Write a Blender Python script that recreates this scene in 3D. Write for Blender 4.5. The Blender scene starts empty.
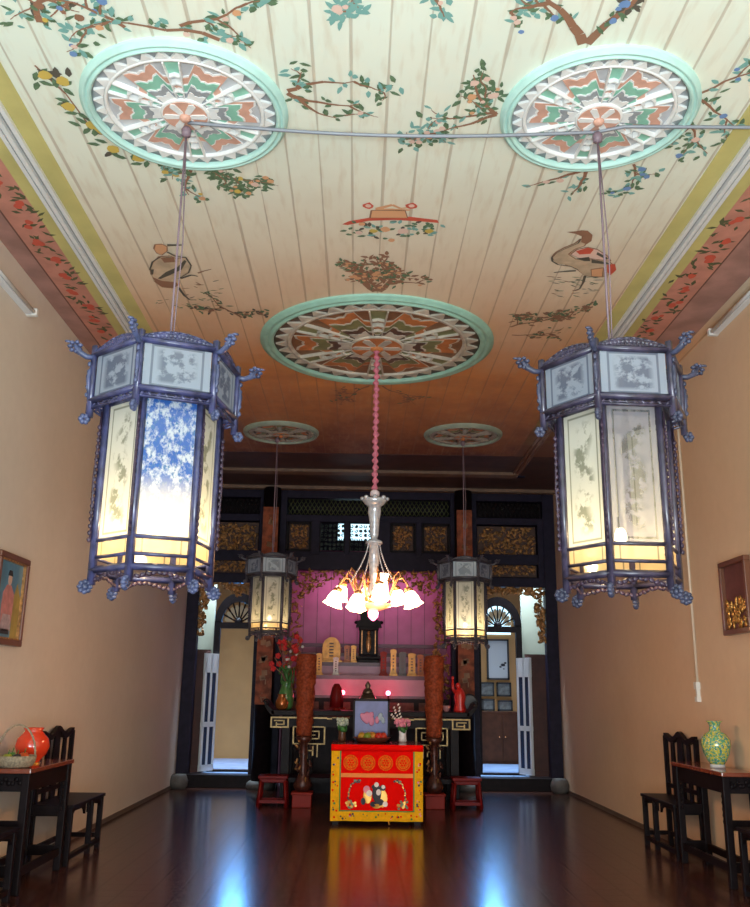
import bpy, bmesh, math, random
from mathutils import Vector, Matrix
PI = math.pi
scene = bpy.context.scene
COL = scene.collection

# ------------------------------------------------------------------ materials
MATS = {}
def new_mat(name):
    m = bpy.data.materials.new(name); m.use_nodes = True
    nt = m.node_tree; b = nt.nodes['Principled BSDF']
    return m, nt, b
def mat(name, col, rough=.5, metal=0, var=0.0, scale=8.0, bump=0.0, coat=0.0, emit=None, es=0, col2=None, spec=.5):
    """plain or softly mottled surface"""
    if name in MATS: return MATS[name]
    m, nt, b = new_mat(name)
    b.inputs['Base Color'].default_value = (*col, 1)
    b.inputs['Roughness'].default_value = rough
    b.inputs['Metallic'].default_value = metal
    b.inputs['Coat Weight'].default_value = coat
    b.inputs['Specular IOR Level'].default_value = spec
    if emit:
        b.inputs['Emission Color'].default_value = (*emit, 1)
        b.inputs['Emission Strength'].default_value = es
    tc = nt.nodes.new('ShaderNodeTexCoord')
    n = nt.nodes.new('ShaderNodeTexNoise'); n.inputs['Scale'].default_value = scale
    n.inputs['Detail'].default_value = 5
    nt.links.new(tc.outputs['Object'], n.inputs['Vector'])
    if var or col2:
        r = nt.nodes.new('ShaderNodeValToRGB')
        c2 = col2 or tuple(max(0, c*(1-var)) for c in col)
        r.color_ramp.elements[0].position = .35; r.color_ramp.elements[1].position = .65
        r.color_ramp.elements[0].color = (*c2, 1); r.color_ramp.elements[1].color = (*col, 1)
        nt.links.new(n.outputs['Fac'], r.inputs['Fac']); nt.links.new(r.outputs['Color'], b.inputs['Base Color'])
    if bump:
        bp = nt.nodes.new('ShaderNodeBump'); bp.inputs['Strength'].default_value = bump; bp.inputs['Distance'].default_value = .01
        nt.links.new(n.outputs['Fac'], bp.inputs['Height']); nt.links.new(bp.outputs['Normal'], b.inputs['Normal'])
    MATS[name] = m
    return m

class NG:
    """small node-graph helper"""
    def __init__(s, nt): s.nt = nt
    def val(s, x): return x
    def _in(s, sock, v):
        if hasattr(v, 'is_output'): s.nt.links.new(v, sock)
        elif isinstance(v, tuple) and len(v) == 3 and sock.type == 'RGBA': sock.default_value = (*v, 1)
        else: sock.default_value = v
    def m(s, op, a, b=0.0, c=0.0):
        n = s.nt.nodes.new('ShaderNodeMath'); n.operation = op
        s._in(n.inputs[0], a); s._in(n.inputs[1], b); s._in(n.inputs[2], c)
        return n.outputs[0]
    def mix(s, f, a, b):
        n = s.nt.nodes.new('ShaderNodeMix'); n.data_type = 'RGBA'
        s._in(n.inputs[0], f); s._in(n.inputs[6], a); s._in(n.inputs[7], b)
        return n.outputs[2]
    def noise(s, vec, scale, detail=4, rough=.5):
        n = s.nt.nodes.new('ShaderNodeTexNoise'); n.inputs['Scale'].default_value = scale
        n.inputs['Detail'].default_value = detail; n.inputs['Roughness'].default_value = rough
        s.nt.links.new(vec, n.inputs['Vector']); return n.outputs['Fac']
    def vor(s, vec, scale, out='Distance'):
        n = s.nt.nodes.new('ShaderNodeTexVoronoi'); n.inputs['Scale'].default_value = scale
        s.nt.links.new(vec, n.inputs['Vector']); return n.outputs[out]
    def step(s, x, e, w=.02):
        n = s.nt.nodes.new('ShaderNodeMapRange')
        s._in(n.inputs[0], x); n.inputs[1].default_value = e-w; n.inputs[2].default_value = e+w
        return n.outputs[0]
    def scalev(s, vec, xyz):
        n = s.nt.nodes.new('ShaderNodeMapping'); n.inputs['Scale'].default_value = xyz
        s.nt.links.new(vec, n.inputs['Vector']); return n.outputs[0]
    def tc(s, which='Object'):
        return s.nt.nodes.new('ShaderNodeTexCoord').outputs[which]
    def sep(s, vec):
        n = s.nt.nodes.new('ShaderNodeSeparateXYZ'); s.nt.links.new(vec, n.inputs[0]); return n.outputs

# ------------------------------------------------------------------ mesh helpers
class P:
    def __init__(s, name, mats, parent=None, smooth=False):
        s.name = name; s.mats = mats if isinstance(mats, (list, tuple)) else [mats]
        s.parent = parent; s.bm = bmesh.new(); s.smooth = smooth
    def face(s, pts, m=0, smooth=None):
        vs = [s.bm.verts.new(p) for p in pts]
        try:
            f = s.bm.faces.new(vs); f.material_index = m; f.smooth = s.smooth if smooth is None else smooth
        except ValueError: pass
        return s
    def box(s, x0, x1, y0, y1, z0, z1, m=0):
        p = [(x, y, z) for x in (x0, x1) for y in (y0, y1) for z in (z0, z1)]
        v = [s.bm.verts.new(q) for q in p]
        for q in ((0,1,3,2),(4,6,7,5),(0,4,5,1),(2,3,7,6),(0,2,6,4),(1,5,7,3)):
            f = s.bm.faces.new([v[i] for i in q]); f.material_index = m
        return s
    def obox(s, c, size, M=None, m=0):
        """box of size centred on c, rotated by matrix M"""
        M = M or Matrix.Identity(3)
        h = [d/2 for d in size]
        v = [s.bm.verts.new(Vector(c) + M @ Vector((x*h[0], y*h[1], z*h[2]))) for x in (-1,1) for y in (-1,1) for z in (-1,1)]
        for q in ((0,1,3,2),(4,6,7,5),(0,4,5,1),(2,3,7,6),(0,2,6,4),(1,5,7,3)):
            f = s.bm.faces.new([v[i] for i in q]); f.material_index = m
        return s
    def tube(s, pts, r, n=8, m=0, cap=True):
        pts = [Vector(p) for p in pts]
        rs = r if isinstance(r, (list, tuple)) else [r]*len(pts)
        rings = []; prev = None
        for i, p in enumerate(pts):
            a = pts[max(0, i-1)]; b = pts[min(len(pts)-1, i+1)]
            t = (b-a).normalized() if (b-a).length > 1e-9 else Vector((0,0,1))
            if prev is None:
                up = Vector((0,0,1)) if abs(t.z) < .9 else Vector((1,0,0))
                u = t.cross(up).normalized()
            else:
                u = (prev - t*prev.dot(t)).normalized()
            prev = u; w = t.cross(u)
            rings.append([s.bm.verts.new(p + (u*math.cos(2*PI*k/n)+w*math.sin(2*PI*k/n))*rs[i]) for k in range(n)])
        for i in range(len(rings)-1):
            for k in range(n):
                f = s.bm.faces.new((rings[i][k], rings[i][(k+1)%n], rings[i+1][(k+1)%n], rings[i+1][k]))
                f.material_index = m; f.smooth = True
        if cap:
            for rg in (rings[0], rings[-1]):
                f = s.bm.faces.new(rg); f.material_index = m
        return s
    def lathe(s, prof, c=(0,0,0), n=24, m=0, fn=None, axis='z', M=None, cap=True):
        """prof: list of (r, z). fn(theta, z)->radius factor"""
        rings = []
        for r, z in prof:
            rg = []
            for k in range(n):
                t = 2*PI*k/n; rr = r*(fn(t, z) if fn else 1)
                q = Vector((rr*math.cos(t), rr*math.sin(t), z))
                if M: q = M @ q
                rg.append(s.bm.verts.new(Vector(c)+q))
            rings.append(rg)
        for i in range(len(rings)-1):
            for k in range(n):
                f = s.bm.faces.new((rings[i][k], rings[i][(k+1)%n], rings[i+1][(k+1)%n], rings[i+1][k]))
                f.material_index = m; f.smooth = True
        if cap:
            for rg, pr in ((rings[0], prof[0]), (rings[-1], prof[-1])):
                if pr[0] > 1e-4:
                    f = s.bm.faces.new(rg); f.material_index = m
        return s
    def blob(s, c, rad, M=None, m=0, u=8, v=5):
        """ellipsoid"""
        rad = rad if isinstance(rad, (tuple, list)) else (rad,)*3
        c = Vector(c); M = M or Matrix.Identity(3)
        top = s.bm.verts.new(c + M @ Vector((0,0,rad[2]))); bot = s.bm.verts.new(c + M @ Vector((0,0,-rad[2])))
        rings = []
        for j in range(1, v):
            ph = PI*j/v
            rings.append([s.bm.verts.new(c + M @ Vector((rad[0]*math.sin(ph)*math.cos(2*PI*k/u), rad[1]*math.sin(ph)*math.sin(2*PI*k/u), rad[2]*math.cos(ph)))) for k in range(u)])
        fs = []
        for k in range(u):
            fs.append(s.bm.faces.new((top, rings[0][k], rings[0][(k+1)%u])))
            fs.append(s.bm.faces.new((bot, rings[-1][(k+1)%u], rings[-1][k])))
            for j in range(len(rings)-1):
                fs.append(s.bm.faces.new((rings[j][k], rings[j+1][k], rings[j+1][(k+1)%u], rings[j][(k+1)%u])))
        for f in fs: f.material_index = m; f.smooth = True
        return s
    def prism(s, poly, a, b, plane='xy', m=0, M=None, o=(0,0,0)):
        """extrude a 2-D polygon between a and b along the axis normal to plane"""
        def w(p, h):
            q = {'xy': (p[0], p[1], h), 'xz': (p[0], h, p[1]), 'yz': (h, p[0], p[1])}[plane]
            q = Vector(q)
            if M: q = M @ q
            return q + Vector(o)
        A = [s.bm.verts.new(w(p, a)) for p in poly]; B = [s.bm.verts.new(w(p, b)) for p in poly]
        n = len(poly); fs = [s.bm.faces.new(A), s.bm.faces.new(B)]
        for i in range(n): fs.append(s.bm.faces.new((A[i], A[(i+1)%n], B[(i+1)%n], B[i])))
        for f in fs: f.material_index = m
        return s
    def uvquad(s, a, b, c, d, m=0):
        """quad with 0-1 uvs"""
        uv = s.bm.loops.layers.uv.verify()
        f = s.bm.faces.new([s.bm.verts.new(p) for p in (a, b, c, d)]); f.material_index = m
        for l, t in zip(f.loops, ((0,0),(1,0),(1,1),(0,1))): l[uv].uv = t
        return s
    def build(s, bevel=0, solid=0, weld=False):
        if weld: bmesh.ops.remove_doubles(s.bm, verts=s.bm.verts[:], dist=1e-5)
        s.bm.normal_update()
        bmesh.ops.recalc_face_normals(s.bm, faces=s.bm.faces[:])
        me = bpy.data.meshes.new(s.name); s.bm.to_mesh(me); s.bm.free()
        for m in s.mats: me.materials.append(m)
        o = bpy.data.objects.new(s.name, me); COL.objects.link(o)
        if s.parent: o.parent = s.parent
        if bevel:
            b = o.modifiers.new('bevel', 'BEVEL'); b.width = bevel; b.segments = 2; b.limit_method = 'ANGLE'; b.angle_limit = .7
        if solid:
            b = o.modifiers.new('solid', 'SOLIDIFY'); b.thickness = solid
        return o

def thing(name, label, cat, loc=(0,0,0), rz=0, group=None):
    o = bpy.data.objects.new(name, None); COL.objects.link(o); o.empty_display_size = .1
    o.location = loc; o.rotation_euler = (0,0,rz)
    return tag(o, label, cat, group)
def tag(o, label, cat, group=None):
    o['label'] = label; o['category'] = cat
    if group: o['group'] = group
    return o
def struct(o):
    o['kind'] = 'structure'; return o
def dup(root, loc, rz=None, label=None):
    """copy of a thing with its parts and sub-parts"""
    r = root.copy(); COL.objects.link(r); r.location = loc
    if rz is not None: r.rotation_euler = (0,0,rz)
    if label: r['label'] = label
    for ch in list(root.children):
        c = ch.copy(); COL.objects.link(c); c.parent = r
        for g in list(ch.children):
            d = g.copy(); COL.objects.link(d); d.parent = c
    return r
def rotz(a): return Matrix.Rotation(a, 3, 'Z')
def rotx(a): return Matrix.Rotation(a, 3, 'X')
def roty(a): return Matrix.Rotation(a, 3, 'Y')

# ------------------------------------------------------------------ camera
R = ((0.9997241703960934, -0.017807499834497628, -0.015312611648157384),
     (-0.01939101903519374, -0.25800828105160556, -0.9659480914053159),
     (0.013250339868081584, 0.9659785814698172, -0.25828242029789844))
cam = bpy.data.cameras.new('camera'); co = bpy.data.objects.new('camera', cam); COL.objects.link(co)
cam.sensor_fit = 'VERTICAL'; cam.sensor_height = 36; cam.lens = 36*896.66/907
co.matrix_world = Matrix.Translation((-.18, 0, 1.5)) @ Matrix(R).to_4x4()
scene.camera = co
scene.view_settings.view_transform = 'Standard'; scene.view_settings.look = 'None'
scene.view_settings.gamma = 1; scene.view_settings.use_curve_mapping = False
scene.view_settings.exposure = 0.22
scene.cycles.use_denoising = True
scene.cycles.sample_clamp_indirect = 6
scene.cycles.max_bounces = 8; scene.cycles.diffuse_bounces = 4; scene.cycles.transparent_max_bounces = 12

XL, XR, ZC = -3.10, 3.22, 4.97
YF, YB = -2.6, 15.5
SOFF = 15.5

# ------------------------------------------------------------------ common materials
ebony   = mat('ebony wood', (.012,.007,.008), .45, var=.4, scale=14, spec=.12)
redwood = mat('dark rosewood', (.045,.018,.012), .3, var=.5, scale=12, coat=.3)
screenw = mat('blue black painted timber', (.020,.015,.034), .5, var=.35, scale=10, spec=.15)
brownw  = mat('reddish brown door paint', (.075,.018,.012), .6, var=.35, scale=6)
gilt    = mat('old gilt carving', (.62,.30,.10), .34, metal=.35, var=.7, scale=22)
giltd   = mat('dark gilt ground', (.10,.040,.022), .6, var=.5, scale=14)
goldl   = mat('gold leaf line', (.42,.27,.09), .4, metal=.3, var=.4, scale=20)
mauve   = mat('mauve painted boards', (.42,.13,.24), .5, var=.15, scale=5)
mauvel  = mat('pale lilac painted shelf', (.52,.30,.40), .5, var=.15, scale=5)
plum    = mat('plum painted rail', (.10,.03,.06), .4)
lantern_blue = mat('lantern wood with daylight blue', (.065,.070,.18), .34, var=.6, scale=16, coat=.3)  # blue of the reflected daylight is put into the frame colour
lantern_blue2 = mat('dusky lantern wood with daylight blue', (.060,.050,.095), .34, var=.6, scale=16, coat=.3)  # darker frame, its colour also carrying the blue daylight reflection
horn_blue = mat('slate blue carved horn', (.085,.105,.22), .35, var=.5, scale=20)
horn_dusk = mat('dusky blue carved horn', (.060,.065,.12), .4, var=.5, scale=20)
lantern_dark = mat('dark purple lantern wood', (.055,.03,.06), .4, var=.5, scale=16)
lantern_grey = mat('smoke grey lantern wood', (.07,.065,.085), .4, var=.5, scale=16)
white_paint = mat('white gloss paint', (.75,.78,.80), .35)
plastic = mat('white plastic', (.75,.74,.70), .4)
mint    = mat('mint green plaster', (.52,.80,.72), .5, var=.12, scale=6)
plaster = mat('white plaster relief', (.86,.86,.84), .5, var=.12, scale=9)
salmon  = mat('salmon painted plaster', (.72,.40,.30), .5, var=.2, scale=9)
jade    = mat('jade painted plaster', (.28,.58,.44), .5, var=.2, scale=9)
slate   = mat('slate grey plaster', (.36,.38,.40), .55, var=.2, scale=9)
wirem   = mat('braided lamp wire', (.20,.14,.17), .5)
blackm  = mat('black iron', (.02,.02,.025), .4)
red     = mat('bright red paint', (.62,.02,.015), .35, coat=.3)
red2    = mat('deep red lacquer', (.16,.005,.005), .45, spec=.2)
stone   = mat('grey stone', (.12,.11,.10), .6, var=.3, scale=12, bump=.3)
green   = mat('leaf green', (.05,.20,.04), .5, var=.4, scale=20)

# ------------------------------------------------------------------ room shell
# wall plaster
def wall_mat(name, c1, c2):
    m, nt, b = new_mat(name); g = NG(nt); v = g.tc()
    f = g.step(g.noise(v, .7, 6, .6), .5, .22)
    f2 = g.noise(v, 9, 5)
    c = g.mix(f, c1, c2); c = g.mix(g.m('MULTIPLY', f2, .25), c, tuple(x*.7 for x in c1))
    nt.links.new(c, b.inputs['Base Color']); b.inputs['Roughness'].default_value = .75
    bp = nt.nodes.new('ShaderNodeBump'); bp.inputs['Strength'].default_value = .12; bp.inputs['Distance'].default_value = .01
    nt.links.new(f2, bp.inputs['Height']); nt.links.new(bp.outputs['Normal'], b.inputs['Normal'])
    return m
wl_m = wall_mat('beige distemper', (.68,.60,.51), (.75,.67,.58))
wr_m = wall_mat('tan distemper', (.70,.49,.32), (.75,.56,.40))
struct(P('wall_left', wl_m).box(XL-.2, XL, YF, YB, 0, ZC+.1).build())
struct(P('wall_right', wr_m).box(XR, XR+.2, YF, YB, 0, ZC+.1).build())
# front wall with the wide open street doorway behind the viewer
struct(P('wall_front', wl_m).box(XL-.2, -2.4, YF-.2, YF, 0, ZC+.1).box(2.4, XR+.2, YF-.2, YF, 0, ZC+.1).box(-2.4, 2.4, YF-.2, YF, 3.9, ZC+.1).build())

# floor: polished dark red-brown tiles
m, nt, b = new_mat('polished brown floor tiles'); g = NG(nt); v = g.tc(); xyz = g.sep(v)
fx = g.m('FRACT', g.m('MULTIPLY', g.m('ADD', xyz[0], 20), 4.6)); fy = g.m('FRACT', g.m('MULTIPLY', g.m('ADD', xyz[1], 20), 4.6))
ed = g.m('MINIMUM', g.m('MINIMUM', fx, g.m('SUBTRACT', 1, fx)), g.m('MINIMUM', fy, g.m('SUBTRACT', 1, fy)))
line = g.m('MULTIPLY', g.m('SUBTRACT', 1, g.step(ed, .042, .025)), .6)
n1 = g.noise(v, 26, 4, .6); n2 = g.noise(v, .9, 3)
c = g.mix(g.step(n1, .52, .12), (.014,.007,.006), (.17,.055,.034))
c = g.mix(g.m('MULTIPLY', g.step(n2, .5, .2), .45), c, (.025,.014,.013))
c = g.mix(line, c, (.006,.005,.005))
nt.links.new(c, b.inputs['Base Color'])
nt.links.new(g.m('ADD', .13, g.m('MULTIPLY', n1, .12)), b.inputs['Roughness'])
nt.links.new(g.m('MULTIPLY', g.m('SUBTRACT', 1, g.m('MULTIPLY', line, .85)), g.m('ADD', .35, g.m('MULTIPLY', g.step(n1, .5, .15), .5))), b.inputs['Specular IOR Level'])
bp = nt.nodes.new('ShaderNodeBump'); bp.inputs['Strength'].default_value = .10; bp.inputs['Distance'].default_value = .003
nt.links.new(g.m('SUBTRACT', g.m('MULTIPLY', n1, .25), line), bp.inputs['Height']); nt.links.new(bp.outputs['Normal'], b.inputs['Normal'])
struct(P('floor', m).box(XL-.2, XR+.2, YF-.2, YB+.3, -.2, 0).build())

# ceiling: painted boards
m, nt, b = new_mat('cream painted ceiling boards'); g = NG(nt); v = g.tc(); xyz = g.sep(v)
fx = g.m('FRACT', g.m('MULTIPLY', g.m('ADD', xyz[0], 20.06), 4.6))
ed = g.m('MINIMUM', fx, g.m('SUBTRACT', 1, fx))
cell = g.m('FLOOR', g.m('MULTIPLY', g.m('ADD', xyz[0], 20.06), 4.6))
stre = g.noise(g.scalev(v, (1.7, .28, 1)), 2.2, 4, .6)
w = g.m('MULTIPLY', g.step(stre, .53, .16), .045)
line = g.m('SUBTRACT', 1, g.step(g.m('SUBTRACT', ed, w), .012, .012))
n1 = g.noise(v, 1.1, 5, .6); n2 = g.noise(g.scalev(v, (6, 1, 1)), 3, 4)
c = g.mix(g.step(n1, .5, .2), (.82,.82,.68), (.77,.86,.75))
# boards turn from pale green to orange, then dark brown, towards the altar
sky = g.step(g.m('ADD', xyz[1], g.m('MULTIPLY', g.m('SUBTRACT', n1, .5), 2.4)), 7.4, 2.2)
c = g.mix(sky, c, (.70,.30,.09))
far = g.step(g.m('ADD', xyz[1], g.m('MULTIPLY', g.m('SUBTRACT', g.noise(v, 2.3, 5, .6), .5), 4.0)), 11.2, 2.0)
c = g.mix(far, c, (.17,.05,.022))
c = g.mix(g.m('MULTIPLY', g.step(n2, .62, .1), .25), c, (.55,.38,.22))
c = g.mix(g.m('MULTIPLY', line, .45), c, (.30,.17,.10))
nt.links.new(c, b.inputs['Base Color']); b.inputs['Roughness'].default_value = .5
bp = nt.nodes.new('ShaderNodeBump'); bp.inputs['Strength'].default_value = .4; bp.inputs['Distance'].default_value = .006; bp.invert = True
nt.links.new(line, bp.inputs['Height']); nt.links.new(bp.outputs['Normal'], b.inputs['Normal'])
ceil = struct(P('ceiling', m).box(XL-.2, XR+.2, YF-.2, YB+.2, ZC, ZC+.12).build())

def rear_brown(m, y0=10.6, dark=(.20,.085,.045)):
    """paint turns dark brown towards the altar, with a ragged edge"""
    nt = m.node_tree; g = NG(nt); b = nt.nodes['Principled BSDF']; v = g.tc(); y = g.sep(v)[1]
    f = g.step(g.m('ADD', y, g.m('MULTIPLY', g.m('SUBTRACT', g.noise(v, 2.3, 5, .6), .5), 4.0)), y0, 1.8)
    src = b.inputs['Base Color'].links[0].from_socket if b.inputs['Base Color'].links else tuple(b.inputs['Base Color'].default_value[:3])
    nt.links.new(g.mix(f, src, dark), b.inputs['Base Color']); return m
# the mouldings and painted border bands on each side
ochre = rear_brown(mat('ochre green border paint', (.60,.54,.20), .5, var=.15, scale=3))
mould_w = rear_brown(mat('white moulding paint', (.72,.74,.74), .4))
pinkb = rear_brown(mat('rose pink border paint', (.62,.27,.20), .5, var=.2, scale=6))
duskb = rear_brown(mat('dusty rose border paint', (.46,.25,.21), .5, var=.3, scale=4))
olive = mat('olive leaf paint', (.10,.11,.05), .6)
rosep = mat('rose flower paint', (.62,.10,.06), .6)
TY0, TY1 = 1.5, 13.98
def band(name, x0, x1, m, dz=.004):
    return P(name, m, ceil).box(x0, x1, TY0, TY1, ZC-dz, ZC).build()
grey_m = rear_brown(mat('grey green moulding', (.36,.38,.37), .4, var=.2))
random.seed(5)
for s, xt in ((-1, 2.42), (1, 2.26)):
    xs = (lambda a: s*a)
    o = P('trim_1' if s < 0 else 'trim_2', [mould_w, grey_m])
    for k, (a, b_, d) in enumerate(((0,.03,.03),(.03,.05,.015),(.05,.08,.045),(.08,.095,.02),(.095,.125,.035))):
        o.box(min(xs(xt+a), xs(xt+b_)), max(xs(xt+a), xs(xt+b_)), TY0, TY1, ZC-d, ZC, m=k % 2)
    struct(o.build())
    def bd(name, a, b_, mm): band(name, min(xs(a), xs(b_)), max(xs(a), xs(b_)), mm)
    bd('ochre_band', xt-.13, xt, ochre); bd('ochre_band', xt+.125, xt+.24, ochre)
    bd('rose_band', xt+.24, xt+.50, pinkb); bd('rail_line', xt+.50, xt+.515, mat('thin brown line', (.16,.07,.05), .6))
    bd('dusty_band', xt+.515, 3.1, duskb)
    LAYR = [0]
    # roses and leaves painted down the rose band
    o = P('painted_rose_garland', [olive, rosep], ceil); z = ZC-.006
    y = TY0
    while y < 11:
        cx = s*(xt+.34+.03*math.sin(y*7))
        for k in range(9):
            a = random.uniform(0, 2*PI); r = random.uniform(.05, .12)
            px, py = cx + r*math.cos(a)*.95, y + .13 + r*math.sin(a)*1.3
            t = random.uniform(0, PI); L, W = random.uniform(.035,.06), random.uniform(.013,.022)
            dx, dy = math.cos(t), math.sin(t); LAYR[0] = (LAYR[0]+1) % 50; z = ZC-.0045-LAYR[0]*3e-5
            o.face([(px-dx*L, py-dy*L, z), (px-dy*W, py+dx*W, z), (px+dx*L, py+dy*L, z), (px+dy*W, py-dx*W, z)])
        for k in range(3):
            px, py = cx + s*random.uniform(0,.06), y + random.uniform(-.05,.05)
            rr = random.uniform(.025,.045)
            o.face([(px+rr*math.cos(2*PI*i/8)*random.uniform(.7,1.1), py+rr*math.sin(2*PI*i/8), ZC-.0065-.0003*k) for i in range(8)], m=1)
        y += .30
    o.build()
# battens across the rear of the ceiling
bat = mat('pale brown batten', (.22,.13,.08), .5, var=.3)
struct(P('trim_3', [bat, screenw]).box(-2.42, 2.36, 13.98, 14.2, ZC-.05, ZC, 0).box(-2.5, 2.5, 14.2, 14.28, ZC-.03, ZC, 1).build())
struct(P('trim_4', bat).box(XL, XR, 15.2, 15.34, ZC-.06, ZC).build())
rearp = mat('dark brown rear ceiling boards', (.08,.035,.024), .5, var=.4, scale=4)  # mottled dark brown for the boards at the altar end
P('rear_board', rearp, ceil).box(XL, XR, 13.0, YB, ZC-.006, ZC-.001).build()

# ------------------------------------------------------------------ ceiling paintings
brown_p = mat('brown brush paint', (.30,.15,.09), .6); green_p = mat('green brush paint', (.14,.24,.13), .6, var=.4, scale=30)
teal_p = mat('teal brush paint', (.20,.42,.38), .6); yel_p = mat('yellow fruit paint', (.62,.45,.10), .6); or_p = mat('orange blossom paint', (.72,.38,.20), .6)
pk_p = mat('pink blossom paint', (.78,.55,.46), .6); blue_p = mat('blue flower paint', (.16,.28,.52), .6); cream_p = mat('cream feather paint', (.66,.50,.34), .6, var=.3, scale=8)
dark_p = mat('black brush paint', (.10,.09,.07), .6)
PM = [brown_p, green_p, teal_p, yel_p, or_p, pk_p, blue_p, cream_p, dark_p, rosep]
LAY = [0]
def lay():
    LAY[0] = (LAY[0]+1) % 120
    return LAY[0]*2.5e-5
def stroke(o, pts, w, m=0, z=ZC-.003):
    """tapering flat brush line"""
    for i in range(len(pts)-1):
        a, b_ = Vector((*pts[i], 0)), Vector((*pts[i+1], 0)); d = b_-a
        if d.length < 1e-6: continue
        n = Vector((-d.y, d.x, 0)).normalized()
        zz = z-lay(); w0 = w*(1-i/len(pts)); w1 = w*(1-(i+1)/len(pts))+.002
        q = [a-n*w0, a+n*w0, b_+n*w1, b_-n*w1]
        o.face([(p.x, p.y, zz) for p in q], m)
def leaf(o, x, y, t, L, W, m=1, z=ZC-.003):
    z -= lay(); dx, dy = math.cos(t), math.sin(t)
    P_ = lambda u, v: (x+dx*u-dy*v, y+dy*u+dx*v, z)
    o.face([P_(0,0), P_(L*.35,W), P_(L*.75,W*.7), P_(L,0), P_(L*.7,-W*.7), P_(L*.3,-W)], m)
def dot(o, x, y, r, m, z=ZC-.0045, k=9):
    z -= lay()
    o.face([(x+r*math.cos(2*PI*i/k)*random.uniform(.75,1.1), y+r*math.sin(2*PI*i/k)*random.uniform(.75,1.1), z) for i in range(k)], m)
def branch(o, x, y, ang, L, w, depth, leafm=(1,), flow=(3,), dens=1.0):
    pts = [(x, y)]; a = ang; n = 7
    for i in range(n):
        a += random.uniform(-.38, .38)
        x += math.cos(a)*L/n; y += math.sin(a)*L/n; pts.append((x, y))
        if depth > 0 and random.random() < .32:
            branch(o, x, y, a + random.choice((-1,1))*random.uniform(.5,1.1), L*random.uniform(.35,.6), w*.55, depth-1, leafm, flow, dens)
        for k in range(3):
            if random.random() < .42*dens:
                leaf(o, x+random.uniform(-.05,.05), y+random.uniform(-.05,.05), random.uniform(0, 2*PI), random.uniform(.04,.085), random.uniform(.010,.02), random.choice(leafm))
        if random.random() < .13: dot(o, x+random.uniform(-.04,.04), y+random.uniform(-.04,.04), random.uniform(.016,.032), random.choice(flow))
    stroke(o, pts, w, 0)
random.seed(11)
BR = [ # x, y, angle, length, width, depth, leaf mats, flower mats, density
 (1.00,4.16,-2.0,.55,.030,2,(1,2),(6,5,3),.8), (1.02,4.16,-.9,.6,.028,2,(1,8),(5,6),.8),
 (-1.0,4.2,-2.6,.7,.014,1,(2,1),(6,4,5),1.6), (-1.5,4.12,-2.3,.5,.012,1,(1,2),(3,6),1.4),(-1.2,4.1,-.8,.5,.012,1,(2,1),(4,5),1.5),
 (-.66,4.62,-.5,.42,.016,2,(1,2),(4,5),1.0), (-.66,4.64,.5,.36,.016,2,(1,1),(5,3),.9), (-.66,4.65,.1,.45,.014,1,(1,2),(4,),.9),
 (.62,4.80,2.6,.40,.014,2,(1,2),(5,4),.9), (.62,4.8,-2.4,.42,.014,2,(1,),(4,5),.9), (.62,4.78,3.3,.42,.012,1,(1,2),(5,4),1),
 (1.80,4.55,-.8,.5,.010,1,(1,2),(6,5),1.6), (1.8,4.6,.3,.45,.010,1,(1,2),(6,),1.6), (1.78,4.75,1.3,.5,.010,1,(1,2),(6,5),1.5),
 (-1.35,5.44,2.4,.40,.014,2,(1,2),(3,3,4),1.1), (-1.35,5.44,.8,.45,.014,2,(1,),(3,4,5),1.1),
 (1.30,5.38,2.3,.42,.016,2,(1,2),(4,5),.9), (1.32,5.38,1.2,.32,.014,1,(1,2),(5,4),.8), (1.62,5.3,.9,.3,.010,1,(1,2),(6,),1.2),
 (-.08,7.36,-2.4,.6,.030,2,(0,0,1),(4,),.9), (-.05,7.36,-.9,.6,.030,2,(0,1),(4,0),.9), (-.06,7.36,-1.5,.4,.02,2,(0,1),(4,),.8),
 (1.25,8.1,-.9,.6,.012,2,(1,0),(0,),.9), (-1.35,8.0,-2.2,.6,.012,2,(1,8),(0,),.9), (1.3,8.3,.3,.5,.010,1,(1,0),(0,),.9),
 (.05,9.9,.8,.8,.012,2,(0,0,1),(0,),.8), (-.1,9.9,2.2,.8,.012,2,(0,0,1),(0,),.8),
 (-.25,3.86,2.2,.16,.012,1,(2,),(5,),1.3), (.15,3.8,1.6,.2,.012,1,(2,),(9,5),1.2),
 (-1.95,4.1,-1.2,.35,.02,1,(8,0),(0,),.8), (2.0,4.0,-1.4,.4,.02,1,(0,4),(4,),.9),
]
for q in BR:
    o = P('painted_branch', PM, ceil); branch(o, *q); o.build()
# golden fruit sprigs down the left of the left rosette
o = P('painted_fruit_sprig', PM, ceil)
for x, y in ((-2.07,4.53),(-1.98,4.58),(-2.02,4.82),(-1.93,5.0),(-1.88,5.06),(-1.86,5.26),(-1.72,5.36)):
    dot(o, x, y, .045, 3)
    for k in range(7): leaf(o, x+random.uniform(-.08,.08), y+random.uniform(-.07,.07), random.uniform(0, 6.3), .09, .02, random.choice((1,1,8)))
stroke(o, [(-2.1,4.45),(-2.0,4.7),(-1.95,5.0),(-1.8,5.25),(-1.65,5.4)], .006, 0)
o.build()
def quadmap(c00, c10, c01, c11, W, H):
    def f(u, v):
        a, b_ = u/W, v/H
        return ((1-a)*(1-b_)*c00[0]+a*(1-b_)*c10[0]+(1-a)*b_*c01[0]+a*b_*c11[0],
                (1-a)*(1-b_)*c00[1]+a*(1-b_)*c10[1]+(1-a)*b_*c01[1]+a*b_*c11[1])
    return f
def shape(o, f, pts, m, z):
    o.face([(*f(*p), z) for p in pts], m)
    if m in (7, 4, 5): stroke(o, [f(*p) for p in list(pts)+[pts[0]]], .006, 0, z-.0002)
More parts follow.
